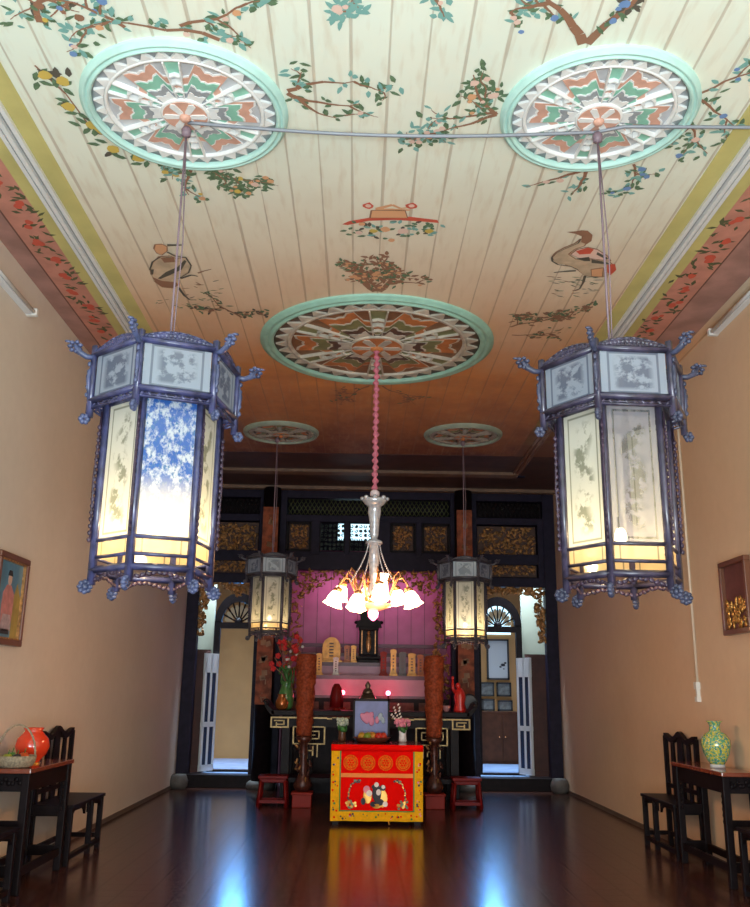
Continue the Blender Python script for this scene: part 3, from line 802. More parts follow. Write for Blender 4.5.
relief('relief_carving', 'large gilded figure carving high in the bay behind the left lantern', 'carved panel', -2.76, -1.95, 3.48, 4.36, seed=2, group='gilded panels of the altar screen', n=330, sz=(.02,.055))
relief('relief_carving', 'large gilded figure carving high on the right of the altar screen', 'carved panel', 1.88, 2.90, 3.48, 4.36, seed=3, group='gilded panels of the altar screen', n=400, sz=(.02,.055))
for (x0, x1, nm, sd) in ((-1.44,-1.04,'small square gilded panel next to the left pillar, first in the row over the altar',4),(.37,.78,'small square gilded panel just right of the chandelier stem',5),(.92,1.38,'small square gilded panel beside the right pillar, last in the row over the altar',6)):
    t = relief('relief_carving', nm, 'carved panel', x0+.03, x1-.03, 3.89, 4.36, seed=sd, group='gilded panels of the altar screen', n=75, sz=(.02,.05))
    o = P('frame', ebony, t); w_ = (x1-x0)/2
    for a in (-1, 1): o.box(a*w_-.02, a*w_+.02, -.05, .0, -.02, .49)
    o.box(-w_, w_, -.05, 0, .45, .49); o.box(-w_, w_, -.05, 0, -.03, .01); o.build()
# two open fret panels with daylight behind
fretm = mat('pierced fret painted green black', (.03,.05,.045), .4)
for x0, x1, nm in ((-.88,-.44,'pierced fretwork panel with light behind, left of the chandelier stem'), (-.36,.12,'pierced fretwork panel with bright light behind, at the chandelier stem')):
    t = thing('fret_panel', nm, 'fretwork panel', ((x0+x1)/2, 15.52, 3.88), 0, 'pierced panels over the altar')
    o = P('scrollwork', fretm, t); w_ = (x1-x0)/2; rnd = random.Random(int(x0*100))
    for i in range(6):
        for j in range(6):
            cx_, cz_ = -w_+(i+.5)*w_*2/6, (j+.5)*.48/6; r = .030
            a0 = rnd.uniform(0, 6.28)
            o.tube([(cx_+r*math.cos(a0+q*.9)*(1-q*.08), 0, cz_+r*math.sin(a0+q*.9)*(1-q*.08)) for q in range(7)], .009, 4)
            if rnd.random() < .55: o.blob((cx_, 0, cz_), (.032,.01,.02), roty(rnd.uniform(0,3)), u=6, v=4)
    o.build()
    o = P('frame', ebony, t)
    for a in (-1, 1): o.box(a*w_-.02, a*w_+.02, -.06, .0, -.02, .49)
    o.build()
# lattice friezes along the top
lat = mat('green gold lattice', (.12,.13,.05), .45, metal=.3)
for x0, x1, nm, mm in ((-1.44,1.38,'long green diamond lattice frieze over the middle of the altar screen',lat),(1.88,2.98,'dark lattice frieze at the top of the right bay',ebony),(-2.88,-1.95,'dark lattice frieze at the top of the left bay',ebony)):
    t = thing('lattice_frieze', nm, 'lattice', ((x0+x1)/2, 15.52, 4.50), 0, 'lattice friezes')
    o = P('lattice', mm, t); w_ = (x1-x0)/2; h = .29; n = int((x1-x0)/.075)
    for i in range(n+5):
        for s in (-1, 1):
            xa = -w_+i*.075 - .15 if s > 0 else -w_+i*.075
            xb = xa+s*h*.6; 
            ca, cb = max(-w_, min(w_, xa)), max(-w_, min(w_, xb))
            if abs(cb-ca) < 1e-3: continue
            za, zb = (ca-xa)/(xb-xa)*h, (cb-xa)/(xb-xa)*h
            o.tube([(ca, 0, za+.005), (cb, 0, zb+.005)], .007, 4)
    o.build()
# gilded brackets: frieze above the niche, jambs, door spandrels
def niche_mask(x, z):
    if z < 3.06: return abs(x+.02) > 1.13
    return abs(x+.02) > 1.13 - max(0, (z-3.06))*1.5 or z > 3.34
relief('niche_surround', 'gilded openwork arch framing the mauve altar niche', 'carved surround', -1.44, 1.38, 1.35, 3.56, seed=8, n=620, mask=niche_mask, back=False, sz=(.025,.06), y=15.40)
def span_l(x, z): return z > 3.18+.1*math.sin(x*9) - .0 or x < -2.80 + (z-2.5)*.10
def span_r(x, z): return z > 3.18 or x > 2.90 - (z-2.5)*.12
relief('door_spandrel', 'gilded bracket carving over the left doorway', 'carved bracket', -2.93, -1.93, 2.35, 3.33, seed=9, n=150, mask=span_l, back=False, y=15.45)
relief('door_spandrel', 'gilded bracket carving over the right doorway', 'carved bracket', 1.86, 3.03, 2.35, 3.33, seed=10, n=170, mask=span_r, back=False, y=15.45)

# pillars with red-brown couplet boards
cpb = mat('red brown lacquered pillar board', (.36,.085,.03), .5, var=.6, scale=10, spec=.2)
for x, nm in ((-1.70,'round timber pillar with red-brown board on the left of the altar'),(1.60,'round timber pillar with red-brown board on the right of the altar')):
    t = thing('pillar', nm, 'pillar', (x, 15.22, 0), 0, 'altar pillars')
    o = P('shaft', ebony, t); o.lathe([(.15,.12),(.15,ZC-.06)], n=24); o.build()
    o = P('couplet_board', [cpb, mat('faded gilt lettering', (.34,.15,.05), .5, var=.4)], t); o.box(-.13,.13,-.17,-.145,1.30,4.55)
    rnd = random.Random(4)
    for zz in range(11):
        zc = 1.45+zz*.28
        for q in range(5): o.obox((rnd.uniform(-.05,.05), -.172, zc+rnd.uniform(-.09,.09)), (rnd.choice((.09,.014)), .008, rnd.choice((.014,.08))), roty(rnd.uniform(-.4,.4)), m=1)
    o.build()
    o = P('stone_base', stone, t); o.lathe([(.20,0),(.23,.04),(.22,.09),(.17,.13)], n=24); o.build()
for x, nm in ((-2.98,'grey stone drum at the foot of the left wall beside the doorway'),(3.08,'grey stone drum at the foot of the right wall beside the doorway')):
    o = P('stone_drum', stone); o.lathe([(.10,0),(.14,.04),(.15,.12),(.12,.2),(.10,.22)], c=(x, 15.12, 0), n=20); tag(o.build(), nm, 'stone base', 'stone drums')

# ------------------------------------------------------------------ altar niche interior
o = P('wall_niche', [mauve, plum])
o.box(-1.5, 1.46, 16.25, 16.3, 0, 4.0, 0); o.box(-1.5, -1.44, 15.64, 16.25, 0, 3.8, 0); o.box(1.40, 1.46, 15.64, 16.25, 0, 3.8, 0); o.box(-1.5, 1.46, 15.64, 16.3, 3.7, 3.76, 1)
for k in range(12): o.box(-1.40+k*.24, -1.392+k*.24, 16.243, 16.25, 1.5, 3.7, 1)
o.box(-1.44, 1.40, 16.19, 16.25, 2.28, 2.34, 1)
struct(o.build())
# stepped shelves
t = thing('tablet_stand', 'stepped lilac shelf stand for the spirit tablets in the altar niche', 'stepped shelf', (0, 15.2, 0))
o = P('upper_step', [mauvel, plum], t); o.box(-1.15, 1.12, .10, .70, 1.3, 1.98, 0); o.box(-1.15, 1.12, .085, .10, 1.93, 1.99, 1); o.box(-1.15,1.12,.5,.7,1.98,2.16,0); o.box(-1.15,1.12,.485,.5,2.10,2.16,1); o.build()
o = P('lower_step', [mauvel, plum], t); o.box(-1.15, 1.12, -.45, .10, 1.42, 1.76, 0); o.box(-1.15, 1.12, -.47, -.45, 1.71, 1.77, 1); o.box(-1.15, 1.12, -.47, -.45, 1.40, 1.46, 1); o.build()
o = P('base_cabinet', [ebony, giltd], t); o.box(-1.30, 1.28, -.5, .7, 0, 1.42, 0)
for k in range(5): o.box(-1.2+k*.5, -.78+k*.5, -.51, -.5, 1.12, 1.36, 1)
o.build()
# main shrine cabinet
t = thing('shrine', 'tall dark carved shrine cabinet standing in the middle of the altar niche', 'shrine', (.0, 15.42, 1.98))
o = P('cabinet', ebony, t); o.box(-.16,.16,0,.22,.14,.55); o.box(-.19,.19,-.03,.24,0,.07); o.box(-.21,.21,-.04,.24,.07,.12); o.box(-.17,.17,-.02,.22,.55,.62); o.build(bevel=.01)
o = P('roof', ebony, t)
o.prism([(-.22,.60),(.22,.60),(.19,.70),(.14,.72),(.15,.82),(.10,.92),(0,.98),(-.10,.92),(-.15,.82),(-.14,.72),(-.19,.70)], -.02, .2, plane='xz')
for s in (-1, 1): o.blob((s*.21,.05,.68), (.04,.03,.03), u=6, v=4); o.blob((s*.15,.05,.84), .03, u=6, v=4)
o.build()
o = P('gilt_figure', gilt, t); o.blob((0,-.015,.33), (.045,.02,.16), u=8, v=6); o.blob((0,-.02,.50), (.03,.02,.035)); o.box(-.12,-.105,-.012,.0,.16,.54); o.box(.105,.12,-.012,0,.16,.54); o.build()
# spirit tablets
goldt = mat('gold wood tablet', (.60,.28,.06), .4, metal=.35, var=.4, scale=14); oranget = mat('orange wood tablet', (.52,.14,.03), .45, var=.3, scale=14); redt = mat('red wood tablet', (.26,.018,.010), .5, spec=.2)
whitet = mat('white painted tablet', (.72,.66,.60), .4, var=.3, scale=25); darkt = mat('dark wood tablet', (.06,.03,.03), .4)
inkm = mat('tablet ink', (.08,.03,.02), .5)
def tablet(x, y, z, h, w, m1, label, arch=False):
    t = thing('spirit_tablet', label, 'spirit tablet', (x, y, z), 0, 'spirit tablets on the altar shelves')
    o = P('plinth', m1, t); o.box(-w*.62, w*.62, -.04, .04, 0, h*.10); o.box(-w*.5, w*.5, -.03, .03, h*.10, h*.16); o.build(bevel=.004)
    o = P('board', [m1, inkm], t)
    if arch: poly = [(-w/2, h*.16),(w/2,h*.16)] + [(w/2*math.cos(a), h*.6+h*.4*math.sin(a)) for a in [k*PI/10 for k in range(11)]]
    else: poly = [(-w*.4,h*.16),(w*.4,h*.16),(w*.4,h*.86),(w*.5,h*.88),(w*.42,h*.96),(0,h),(-w*.42,h*.96),(-w*.5,h*.88),(-w*.4,h*.86)]
    o.prism(poly, -.015, .015, plane='xz')
    for k in range(5): o.box(-w*.12, w*.12, -.018, -.015, h*(.24+k*.12), h*(.30+k*.12), 1)
    o.build()
TB = [(-.62,15.35,1.98,.42,.30,goldt,'large round-topped gold tablet on the upper shelf, left of the shrine',True),
 (-.36,15.35,1.98,.29,.11,oranget,'narrow orange tablet on the upper shelf beside the round-topped gold tablet',0),
 (-.25,15.35,1.98,.29,.10,goldt,'narrow gold tablet on the upper shelf touching the left side of the shrine',0),
 (-1.04,14.90,1.76,.28,.11,whitet,'pale tablet leftmost on the lower shelf, above the left joss pillar',0),
 (-.95,14.90,1.76,.28,.10,goldt,'second pale gold tablet from the left on the lower shelf',0),
 (-.80,14.90,1.76,.36,.11,goldt,'tall gold tablet on the lower shelf left of the big round-topped one',0),
 (-.53,14.90,1.76,.30,.10,whitet,'white painted tablet standing on the lower shelf left of the red bulbs',0),
 (.24,14.90,1.76,.40,.12,redt,'red-orange tablet on the lower shelf just right of the shrine',0),
 (.40,14.90,1.76,.44,.11,goldt,'tallest gold tablet on the right half of the shelf',0),
 (.55,14.95,1.76,.40,.13,darkt,'dark tablet between the gold ones on the right of the shelf',0),
 (.70,14.90,1.76,.38,.14,goldt,'broad gold-orange tablet on the right of the dark tablet',0),
 (.84,14.90,1.76,.36,.12,oranget,'brown-orange tablet on the right of the shelf near the joss pillar',0),
 (.96,14.90,1.76,.30,.07,whitet,'slim pinkish white tablet at the right end of the shelf',0)]
for q in TB: tablet(*q)
# red altar bulbs
for x, nm in ((-.40,'glowing red altar bulb left of the bronze bell'),(.30,'glowing red altar bulb right of the bronze bell')):
    t = thing('altar_bulb', nm, 'lamp', (x, 14.3, 1.26), 0, 'red altar bulbs')
    o = P('stand', redt, t); o.lathe([(.05,0),(.05,.015),(.012,.03),(.010,.20),(.02,.21)], n=12); o.build()
    o = P('globe', mat('lit red bulb', (1,.1,.15), .3, emit=(1,.10,.16), es=16), t); o.blob((0,0,.245), .036, u=12, v=8); o.build()
    ld = bpy.data.lights.new('red_light', 'POINT'); ld.energy = 3.0; ld.color = (1,.05,.12); ld.shadow_soft_size = .05
    lo = bpy.data.objects.new('red_light', ld); COL.objects.link(lo); lo.parent = t; lo.location = (0, .10, .27)

# ------------------------------------------------------------------ long black altar table with gold fretwork
t = thing('altar_table', 'long black altar table with gold fretwork brackets behind the red cloth table', 'altar table', (.02, 13.3, 0))
o = P('table_top', [ebony, goldl], t)
o.box(-1.42, 1.42, 0, .8, 1.18, 1.25)
for s in (-1, 1):
    o.prism([(s*1.36,1.18),(s*1.44,1.20),(s*1.50,1.28),(s*1.53,1.37),(s*1.50,1.38),(s*1.45,1.30),(s*1.38,1.25)], 0, .8, plane='xz')
    o.tube([(s*(1.49+.04*math.cos(q*.6)), -.005, 1.36+.04*math.sin(q*.6)) for q in range(9)], .012, 6)
o.build(bevel=.006)
o = P('frieze', [ebony, goldl], t)
o.box(-1.40, 1.40, .03, .06, 1.02, 1.17)
for s in (-1, 1):
    # end block with key fret
    def gb(x0, x1, z0, z1): o.box(min(s*x0, s*x1), max(s*x0, s*x1), .0, .03, z0, z1, 1)
    for (x0,x1,z0,z1) in ((1.16,1.42,1.14,1.16),(1.16,1.42,1.01,1.03),(1.16,1.18,1.03,1.14),(1.40,1.42,1.03,1.14),(1.22,1.37,1.10,1.115),(1.22,1.24,1.06,1.11),(1.22,1.33,1.05,1.065),(1.33,1.345,1.03,1.085),
      (.62,1.16,1.14,1.16),(.55,.62,1.13,1.15),(.30,.55,1.15,1.16),
      (.66,1.10,1.02,1.035),(1.08,1.10,.80,1.03),(.64,.66,.80,1.03),(.64,1.10,.79,.805),(.72,.86,.96,.975),(.72,.735,.86,.97),(.72,.86,.86,.875),(.845,.86,.86,.92),(.78,.86,.91,.922),
      (.92,1.04,.96,.975),(1.025,1.04,.86,.97),(.92,1.04,.86,.875),(.92,.935,.86,.92),
      (.74,.755,.62,.79),(.98,.995,.62,.79),(.80,.82,.64,.77),(.80,.88,.70,.715),(.92,.935,.64,.77),(.88,.89,.60,.75)): gb(x0, x1, z0, z1)
o.build()
for x in (-1.2, -.90, .90, 1.2):
    for y in (.08, .72):
        o = P('leg', ebony, t); o.box(x-.06, x+.06, y-.04, y+.04, 0, 1.18); o.box(x-.08,x+.08,y-.06,y+.06,0,.08); o.build(bevel=.006)
o = P('lower_shelf', ebony, t); o.box(-1.25, 1.25, .05, .75, .28, .34); o.build()
# bronze bell-shaped censer, red figure, on the altar table
bronze = mat('aged bronze', (.20,.17,.13), .35, metal=.7, var=.4, scale=14)
t = thing('censer', 'bell-shaped bronze censer with knob lid behind the lotus picture', 'censer', (-.02, 13.75, 1.25))
o = P('body', bronze, t); o.lathe([(.15,0),(.17,.02),(.16,.06),(.13,.09),(.14,.14),(.11,.20),(.08,.24)], n=24); o.build()
o = P('lid', bronze, t); o.lathe([(.08,.24),(.09,.25),(.06,.30),(.03,.32),(.045,.36),(.02,.40),(.001,.43)], n=20); o.build()
t = thing('red_tassel', 'hanging dark red tassel stand left of the lotus picture', 'ornament', (-.48, 13.7, 1.25))
o = P('base', redt, t); o.lathe([(.06,0),(.06,.02),(.02,.04),(.015,.38)], n=12); o.build()
o = P('drape', red2, t); o.lathe([(.09,.04),(.085,.2),(.06,.33),(.03,.38)], n=20, fn=lambda a, z: 1+.12*math.cos(8*a)); o.build()

# vase of red blossoms (left) and red statue (right)
t = thing('blossom_vase', 'green leafy vase of red blossoms at the left end of the black altar table', 'flower vase', (-1.22, 13.65, 1.25))
o = P('pot', mat('gold red ceramic', (.40,.12,.03), .2, metal=.5), t); o.lathe([(.05,0),(.09,.03),(.10,.10),(.07,.17),(.06,.20),(.075,.22)], c=(-.05,-.08,0), n=18); o.build()
o = P('vase', mat('green glaze vase', (.08,.22,.06), .2, var=.3), t); o.lathe([(.07,0),(.11,.05),(.12,.18),(.09,.30),(.07,.36),(.10,.40)], n=20); o.build()
random.seed(21)
o = P('foliage', green, t)
for k in range(26):
    a = random.uniform(0,6.28); r = random.uniform(.02,.13); z0_ = random.uniform(.34,.58)
    o.blob((r*math.cos(a), r*math.sin(a), z0_), (.012,.03,.075), rotz(a) @ rotx(random.uniform(-.7,.7)), u=5, v=4)
o.build()
o = P('twigs', brown_p, t)
tips = []
for k in range(14):
    a = random.uniform(0,6.28); r = random.uniform(.05,.24); h = random.uniform(.6,1.05)
    tp = (r*math.cos(a), r*math.sin(a), h); tips.append(tp)
    o.tube([(0,0,.36), (tp[0]*.4, tp[1]*.4, .36+(h-.36)*.6), tp], .006, 5)
o.build()
rb = mat('red blossom', (.60,.02,.02), .5); wb = mat('white bud', (.75,.70,.66), .5)
for k, tp in enumerate(tips*2):
    o = P('blossom', rb if k % 5 else wb, t)
    c = Vector(tp)*random.uniform(.8,1.0)+Vector((random.uniform(-.07,.07), random.uniform(-.07,.07), random.uniform(-.03,.1)))
    s_ = 1 if k % 5 else .5
    for q in range(5):
        a = q*1.257; o.blob(c+Vector((.022*math.cos(a)*s_, 0, .022*math.sin(a)*s_)), (.024*s_,.02*s_,.024*s_), u=6, v=4)
    o.build()
t = thing('red_statue', 'small bright red figure with raised arm at the right end of the black altar table', 'figurine', (1.32, 13.55, 1.25))
o = P('robe', red, t); o.lathe([(.085,0),(.09,.03),(.07,.12),(.085,.22),(.06,.30),(.03,.34)], n=18, fn=lambda a, z: 1+.08*math.cos(5*a)); o.build()
o = P('head', red, t); o.blob((-.02,0,.37), (.038,.038,.048), u=10, v=7); o.build()
o = P('raised_arm', red, t); o.tube([(-.05,0,.26),(-.10,-.02,.33),(-.10,-.02,.46)], [.03,.024,.016], 8); o.blob((-.10,-.02,.48), (.022,.02,.03)); o.build()
t = thing('offering_cup', 'small pink offering cup beside the red figure', 'cup', (1.12, 13.5, 1.25))
o = P('bowl', mat('pink porcelain', (.55,.25,.25), .3), t); o.lathe([(.025,0),(.03,.01),(.05,.05),(.06,.09)], n=16); o.build()
# round gong ring behind at right
t = thing('round_mirror', 'small dark round disc ornament behind the red figure', 'ornament', (1.50, 13.85, 1.25))
o = P('disc', blackm, t); o.lathe([(.10,-.02),(.13,-.02),(.13,.02),(.10,.02)], c=(0,0,.13), n=24, M=rotx(PI/2)); o.build()
o = P('foot', blackm, t); o.box(-.06,.06,-.04,.04,0,.03); o.build()

# ------------------------------------------------------------------ tall carved joss pillars on stands
jm = mat('carved rust orange joss paste', (.32,.060,.022), .6, var=.55, scale=34, bump=.25, spec=.15)
jst = mat('dark red gold stand', (.10,.025,.015), .4, metal=.2, var=.6, scale=25)
def joss(x, label):
    t = thing('joss_pillar', label, 'joss pillar', (x, 13.0, 0), 0, 'carved joss pillars')
    o = P('column', jm, t)
    prof = [(.10,.92)]; n = 70
    for i in range(n+1):
        u = i/n; prof.append((.105+.035*min(1, u*1.3), .95+u*1.05))
    prof.append((.12, 2.02)); prof.append((.001, 2.03))
    o.lathe(prof, n=40, fn=lambda a, z: 1+.045*math.sin(2*a+z*13)*math.sin(z*47)+.04*math.sin(5*a-z*21)+.02*math.sin(9*a+z*60)); o.build()
    o = P('stand', [jst, gilt], t)
    o.lathe([(.09,.92),(.12,.90),(.08,.84),(.05,.78),(.06,.70),(.045,.60),(.07,.52),(.05,.45),(.09,.36),(.13,.28),(.10,.22),(.06,.18)], n=20)
    rnd = random.Random(7)
    for k in range(34):
        a = rnd.uniform(0,6.28); z_ = rnd.uniform(.25,.85); o.blob((.10*math.cos(a), .10*math.sin(a), z_), (.035,.012,.018), rotz(a) @ roty(rnd.uniform(0,3)), m=1 if k % 3 == 0 else 0, u=6, v=4)
    o.build()
    o = P('pot', redt, t); o.box(-.13,.13,-.13,.13,0,.18); o.box(-.145,.145,-.145,.145,.16,.195); o.build(bevel=.01)
joss(-.90, 'carved rust-coloured joss pillar on the left of the red cloth table')
joss(.90, 'carved rust-coloured joss pillar on the right of the red cloth table')
# red stools
def stool(x, label):
    t = thing('red_stool', label, 'stool', (x, 13.05, 0), 0, 'red kneeling stools')
    o = P('seat', red2, t); o.box(-.20,.20,-.15,.15,.36,.40); o.box(-.18,.18,-.13,.13,.31,.36); o.build(bevel=.008)
    for sx in (-1,1):
        for sy in (-1,1):
            o = P('leg', red2, t); o.tube([(sx*.16,sy*.12,.34),(sx*.19,sy*.14,0)], [.024,.03], 4); o.build()
    o = P('stretcher', red2, t)
    for sy in (-1,1): o.box(-.18,.18,sy*.135-.015,sy*.135+.015,.05,.09)
    for sx in (-1,1): o.box(sx*.18-.015,sx*.18+.015,-.13,.13,.05,.09)
    o.build()
stool(-1.30, 'red wooden stool left of the left joss pillar'); stool(1.34, 'red wooden stool right of the right joss pillar')

# ------------------------------------------------------------------ red cloth-covered altar table
TX0, TX1, TYa, TYb = -.45, .60, 11.30, 12.25
t = thing('offering_table', 'square dark red offering table under an embroidered cloth', 'table', ((TX0+TX1)/2, (TYa+TYb)/2, 0))
W2, D2 = (TX1-TX0)/2, (TYb-TYa)/2
o = P('table_top', mat('red brown varnished top', (.20,.03,.02), .22, coat=.5), t); o.box(-W2-.03, W2+.03, -D2-.02, D2+.02, .86, .90); o.build(bevel=.006)
for sx in (-1,1):
    for sy in (-1,1):
        o = P('leg', ebony, t); o.box(sx*(W2-.04)-.035, sx*(W2-.04)+.035, sy*(D2-.05)-.035, sy*(D2-.05)+.035, 0, .86); o.build()
o = P('apron', ebony, t)
for sy in (-1,1): o.box(-W2+.02, W2-.02, sy*(D2-.05)-.015, sy*(D2-.05)+.015, .74, .86)
for sx in (-1,1): o.box(sx*(W2-.04)-.015, sx*(W2-.04)+.015, -D2+.02, D2-.02, .08, .86)
o.build()
rc = mat('scarlet satin', (.88,.004,.002), .8, var=.1, scale=3, spec=.05); yb = mat('yellow brocade', (.90,.46,.010), .8, spec=.1, var=.15, scale=30); gs = mat('green piping', (.05,.25,.03), .5)
orl = mat('orange sequin applique', (.90,.16,.01), .8, var=.35, scale=60, spec=.1); orp = mat('peach satin stripe', (.92,.30,.08), .8, spec=.1)
blk = mat('black embroidery', (.02,.02,.03), .5); whi = mat('white embroidery', (.80,.74,.70), .5); pnk = mat('pink embroidery', (.75,.25,.35), .5); tl = mat('grey green embroidery', (.18,.22,.12), .5); gd = mat('gold thread', (.70,.35,.06), .35, metal=.4)
t2 = thing('altar_cloth', 'scarlet altar cloth with yellow border, four orange medallions and embroidered figures on the table front', 'altar cloth', ((TX0+TX1)/2, TYa-.03, 0))
def wav(x, z): return .012*math.sin(x*14)*(1-z/.9) + .008*math.sin(x*31+1)*(1-z/.9)
def cl(o, x0, x1, z0, z1, m, dy, nx=16, nz=8):
    """patch of hanging cloth with shallow folds"""
    for i in range(nx):
        for j in range(nz):
            xa, xb = x0+(x1-x0)*i/nx, x0+(x1-x0)*(i+1)/nx; za, zb = z0+(z1-z0)*j/nz, z0+(z1-z0)*(j+1)/nz
            o.face([(x, wav(x, z)-dy, z) for x, z in ((xa,za),(xb,za),(xb,zb),(xa,zb))], m, True)
W = W2+.02
o = P('field', [rc], t2); cl(o, -W, W, .05, .90, 0, 0, 40, 14); o.build(solid=.006, weld=True)
o = P('valance', rc, t2); cl(o, -W-.005, W+.005, .83, .905, 0, .012, 30, 2); o.build(solid=.004, weld=True)
o = P('border', yb, t2)
cl(o, -W, -W+.10, .05, .835, 0, .008, 4, 12); cl(o, W-.10, W, .05, .835, 0, .008, 4, 12); cl(o, -W+.10, W-.10, .05, .155, 0, .008, 34, 3); o.build()
o = P('piping', gs, t2)
cl(o, -W+.10, -W+.115, .155, .835, 0, .010, 1, 12); cl(o, W-.115, W-.10, .155, .835, 0, .010, 1, 12); cl(o, -W+.115, W-.115, .155, .167, 0, .010, 34, 1); o.build()
o = P('stripe', orp, t2); cl(o, -W+.115, W-.115, .535, .58, 0, .012, 34, 2); o.build()
def cdot(o, x, z, r, m, dy, k=14, sx=1):
    o.face([(x+r*sx*math.cos(2*PI*i/k), wav(x+r*sx*math.cos(2*PI*i/k), z)-dy, z+r*math.sin(2*PI*i/k)) for i in range(k)], m)
for x in (-.315, -.11, .10, .31):
    o = P('medallion', [orl, rc, gd], t2); z_ = .700
    cdot(o, x, z_, .088, 0, .011, 24); cdot(o, x, z_, .074, 1, .0125, 24); cdot(o, x, z_, .068, 0, .014, 20)
    for k in range(6): cdot(o, x+.03*math.cos(k*PI/3), z_+.03*math.sin(k*PI/3), .011, 1, .0155, 8)
    cdot(o, x, z_, .010, 1, .016, 8)
    o.build()
random.seed(9)
o = P('border_flowers', [blk, rc, gs, pnk], t2)
for k in range(75):
    if k % 3 < 2: x = random.choice((-1,1))*(W-.05)+random.uniform(-.03,.03); z_ = random.uniform(.09,.76)
    else: x = random.uniform(-W+.08, W-.08); z_ = random.uniform(.075,.135)
    cdot(o, x, z_, random.uniform(.006,.014), random.choice((0,1,1,2,3)), .012, 6)
o.build()
o = P('figures', [blk, whi, pnk, gd, tl], t2)
for x, z_, r, sx, mm, dy in ((-.11,.33,.085,.6,3,.013),(-.12,.40,.045,.9,2,.015),(-.09,.36,.035,1,1,.017),(0,.36,.10,.55,0,.013),(-.005,.455,.028,1,1,.018),(-.03,.43,.028,1.2,0,.016),(.02,.37,.035,.8,1,.017),(.07,.42,.035,1,0,.015),(.075,.43,.022,1,1,.018),(.07,.30,.10,.55,3,.0125),(.03,.26,.04,1.4,0,.015),(-.04,.24,.03,1.3,0,.016),(-.16,.27,.04,.7,0,.014),(.10,.24,.03,1,1,.016),(.0,.22,.03,1.8,3,.014)):
    cdot(o, x, z_, r, mm, dy, 12, sx)
o.build()
for s in (-1, 1):
    o = P('phoenix', [tl, gd, blk], t2)
    pts = [(.22,.50),(.30,.46),(.33,.38),(.34,.30),(.31,.24)]
    for i in range(len(pts)-1):
        (xa,za),(xb,zb) = pts[i], pts[i+1]
        for q in range(6):
            u = q/6; x = s*(xa+(xb-xa)*u); z_ = za+(zb-za)*u
            cdot(o, x+random.uniform(-.006,.006), z_, .009, random.choice((0,2,1)), .013, 6)
    for q in range(16): cdot(o, s*.30+random.uniform(-.06,.06), .23+random.uniform(-.04,.04), .016, random.choice((0,0,1)), .013+q*.0002, 7)
    for q in range(8): cdot(o, s*.24+random.uniform(-.04,.04), .49+random.uniform(-.015,.02), .012, random.choice((2,0)), .013+q*.0002, 6)
    o.build()
o = P('tassel', gd, t2); o.tube([(.14,-.012,.05),(.15,-.02,.015)], [.006,.010], 6); o.build()

# things on the offering table
t = thing('picture', 'blue framed picture of a pink lotus leaning at the centre of the offering table', 'picture', (.01, 12.02, .90))
o = P('frame', ebony, t); o.box(-.235,.235,0,.03,.0,.03); o.box(-.235,.235,0,.03,.50,.53); o.box(-.235,-.21,0,.03,0,.53); o.box(.21,.235,0,.03,0,.53); o.box(-.22,.22,.015,.03,.01,.52); o.build()
o = P('print', [mat('lilac blue print', (.13,.16,.44), .4, var=.35, scale=5), mat('lotus pink', (.60,.20,.34), .5), mat('lotus leaf grey', (.30,.40,.50), .5)], t)
o.box(-.21,.21,.008,.014,.03,.50,0)
for a, x, z_, r, mm in ((0,-.05,.29,.05,1),(.6,-.02,.30,.045,1),(-.6,-.08,.29,.045,1),(0,.0,.26,.04,1),(.3,.09,.30,.035,2),(-.3,.12,.27,.03,2),(0,.06,.27,.03,1)):
    o.blob((-.02+(x+.02)*1.2,.006,.28+(z_-.28)*1.3), (r*.95,.004,r*1.6), roty(a), m=mm, u=8, v=4)
o.build()
# fruit tray and fruit
t = thing('fruit_tray', 'shallow red-brown tray of fruit before the lotus picture', 'tray', (.02, 11.85, .90))
o = P('dish', mat('red brown basket', (.22,.06,.03), .5, var=.4, scale=40), t); o.lathe([(.12,0),(.17,.01),(.23,.06),(.235,.065),(.22,.06),(.16,.022),(.001,.02)], n=28, fn=lambda a, z: 1); o.build()
fr = [(-.13,.00,.05,(.55,.30,.03),'yellow orange at the left end of the tray','orange'),(-.06,-.05,.05,(.22,.34,.03),'green pear second from the left in the tray','pear'),(.01,.0,.052,(.60,.26,.03),'orange in the middle of the tray','orange'),(.08,-.05,.05,(.55,.03,.02),'red apple right of centre in the tray','apple'),(.14,.0,.05,(.60,.05,.02),'red apple at the right end of the tray','apple'),(-.02,.06,.05,(.30,.36,.04),'green fruit at the back of the tray','fruit')]
for x, y, r, c, lb, ct in fr:
    t = thing(ct, lb, ct, (.02+x, 11.85+y, .925), 0, 'fruit in the tray on the offering table')
    o = P('flesh', mat('fruit_%s' % lb[:14], c, .35, var=.2), t); o.lathe([(.001,.0),(r*.6,.005),(r,r*.8),(r*.95,r*1.2),(r*.55,r*1.85),(r*.12,r*1.95),(.001,r*1.85)], n=16); o.build()
    o = P('stem', brown_p, t); o.tube([(0,0,r*1.85),(.004,0,r*2.2)], .003, 5); o.build()
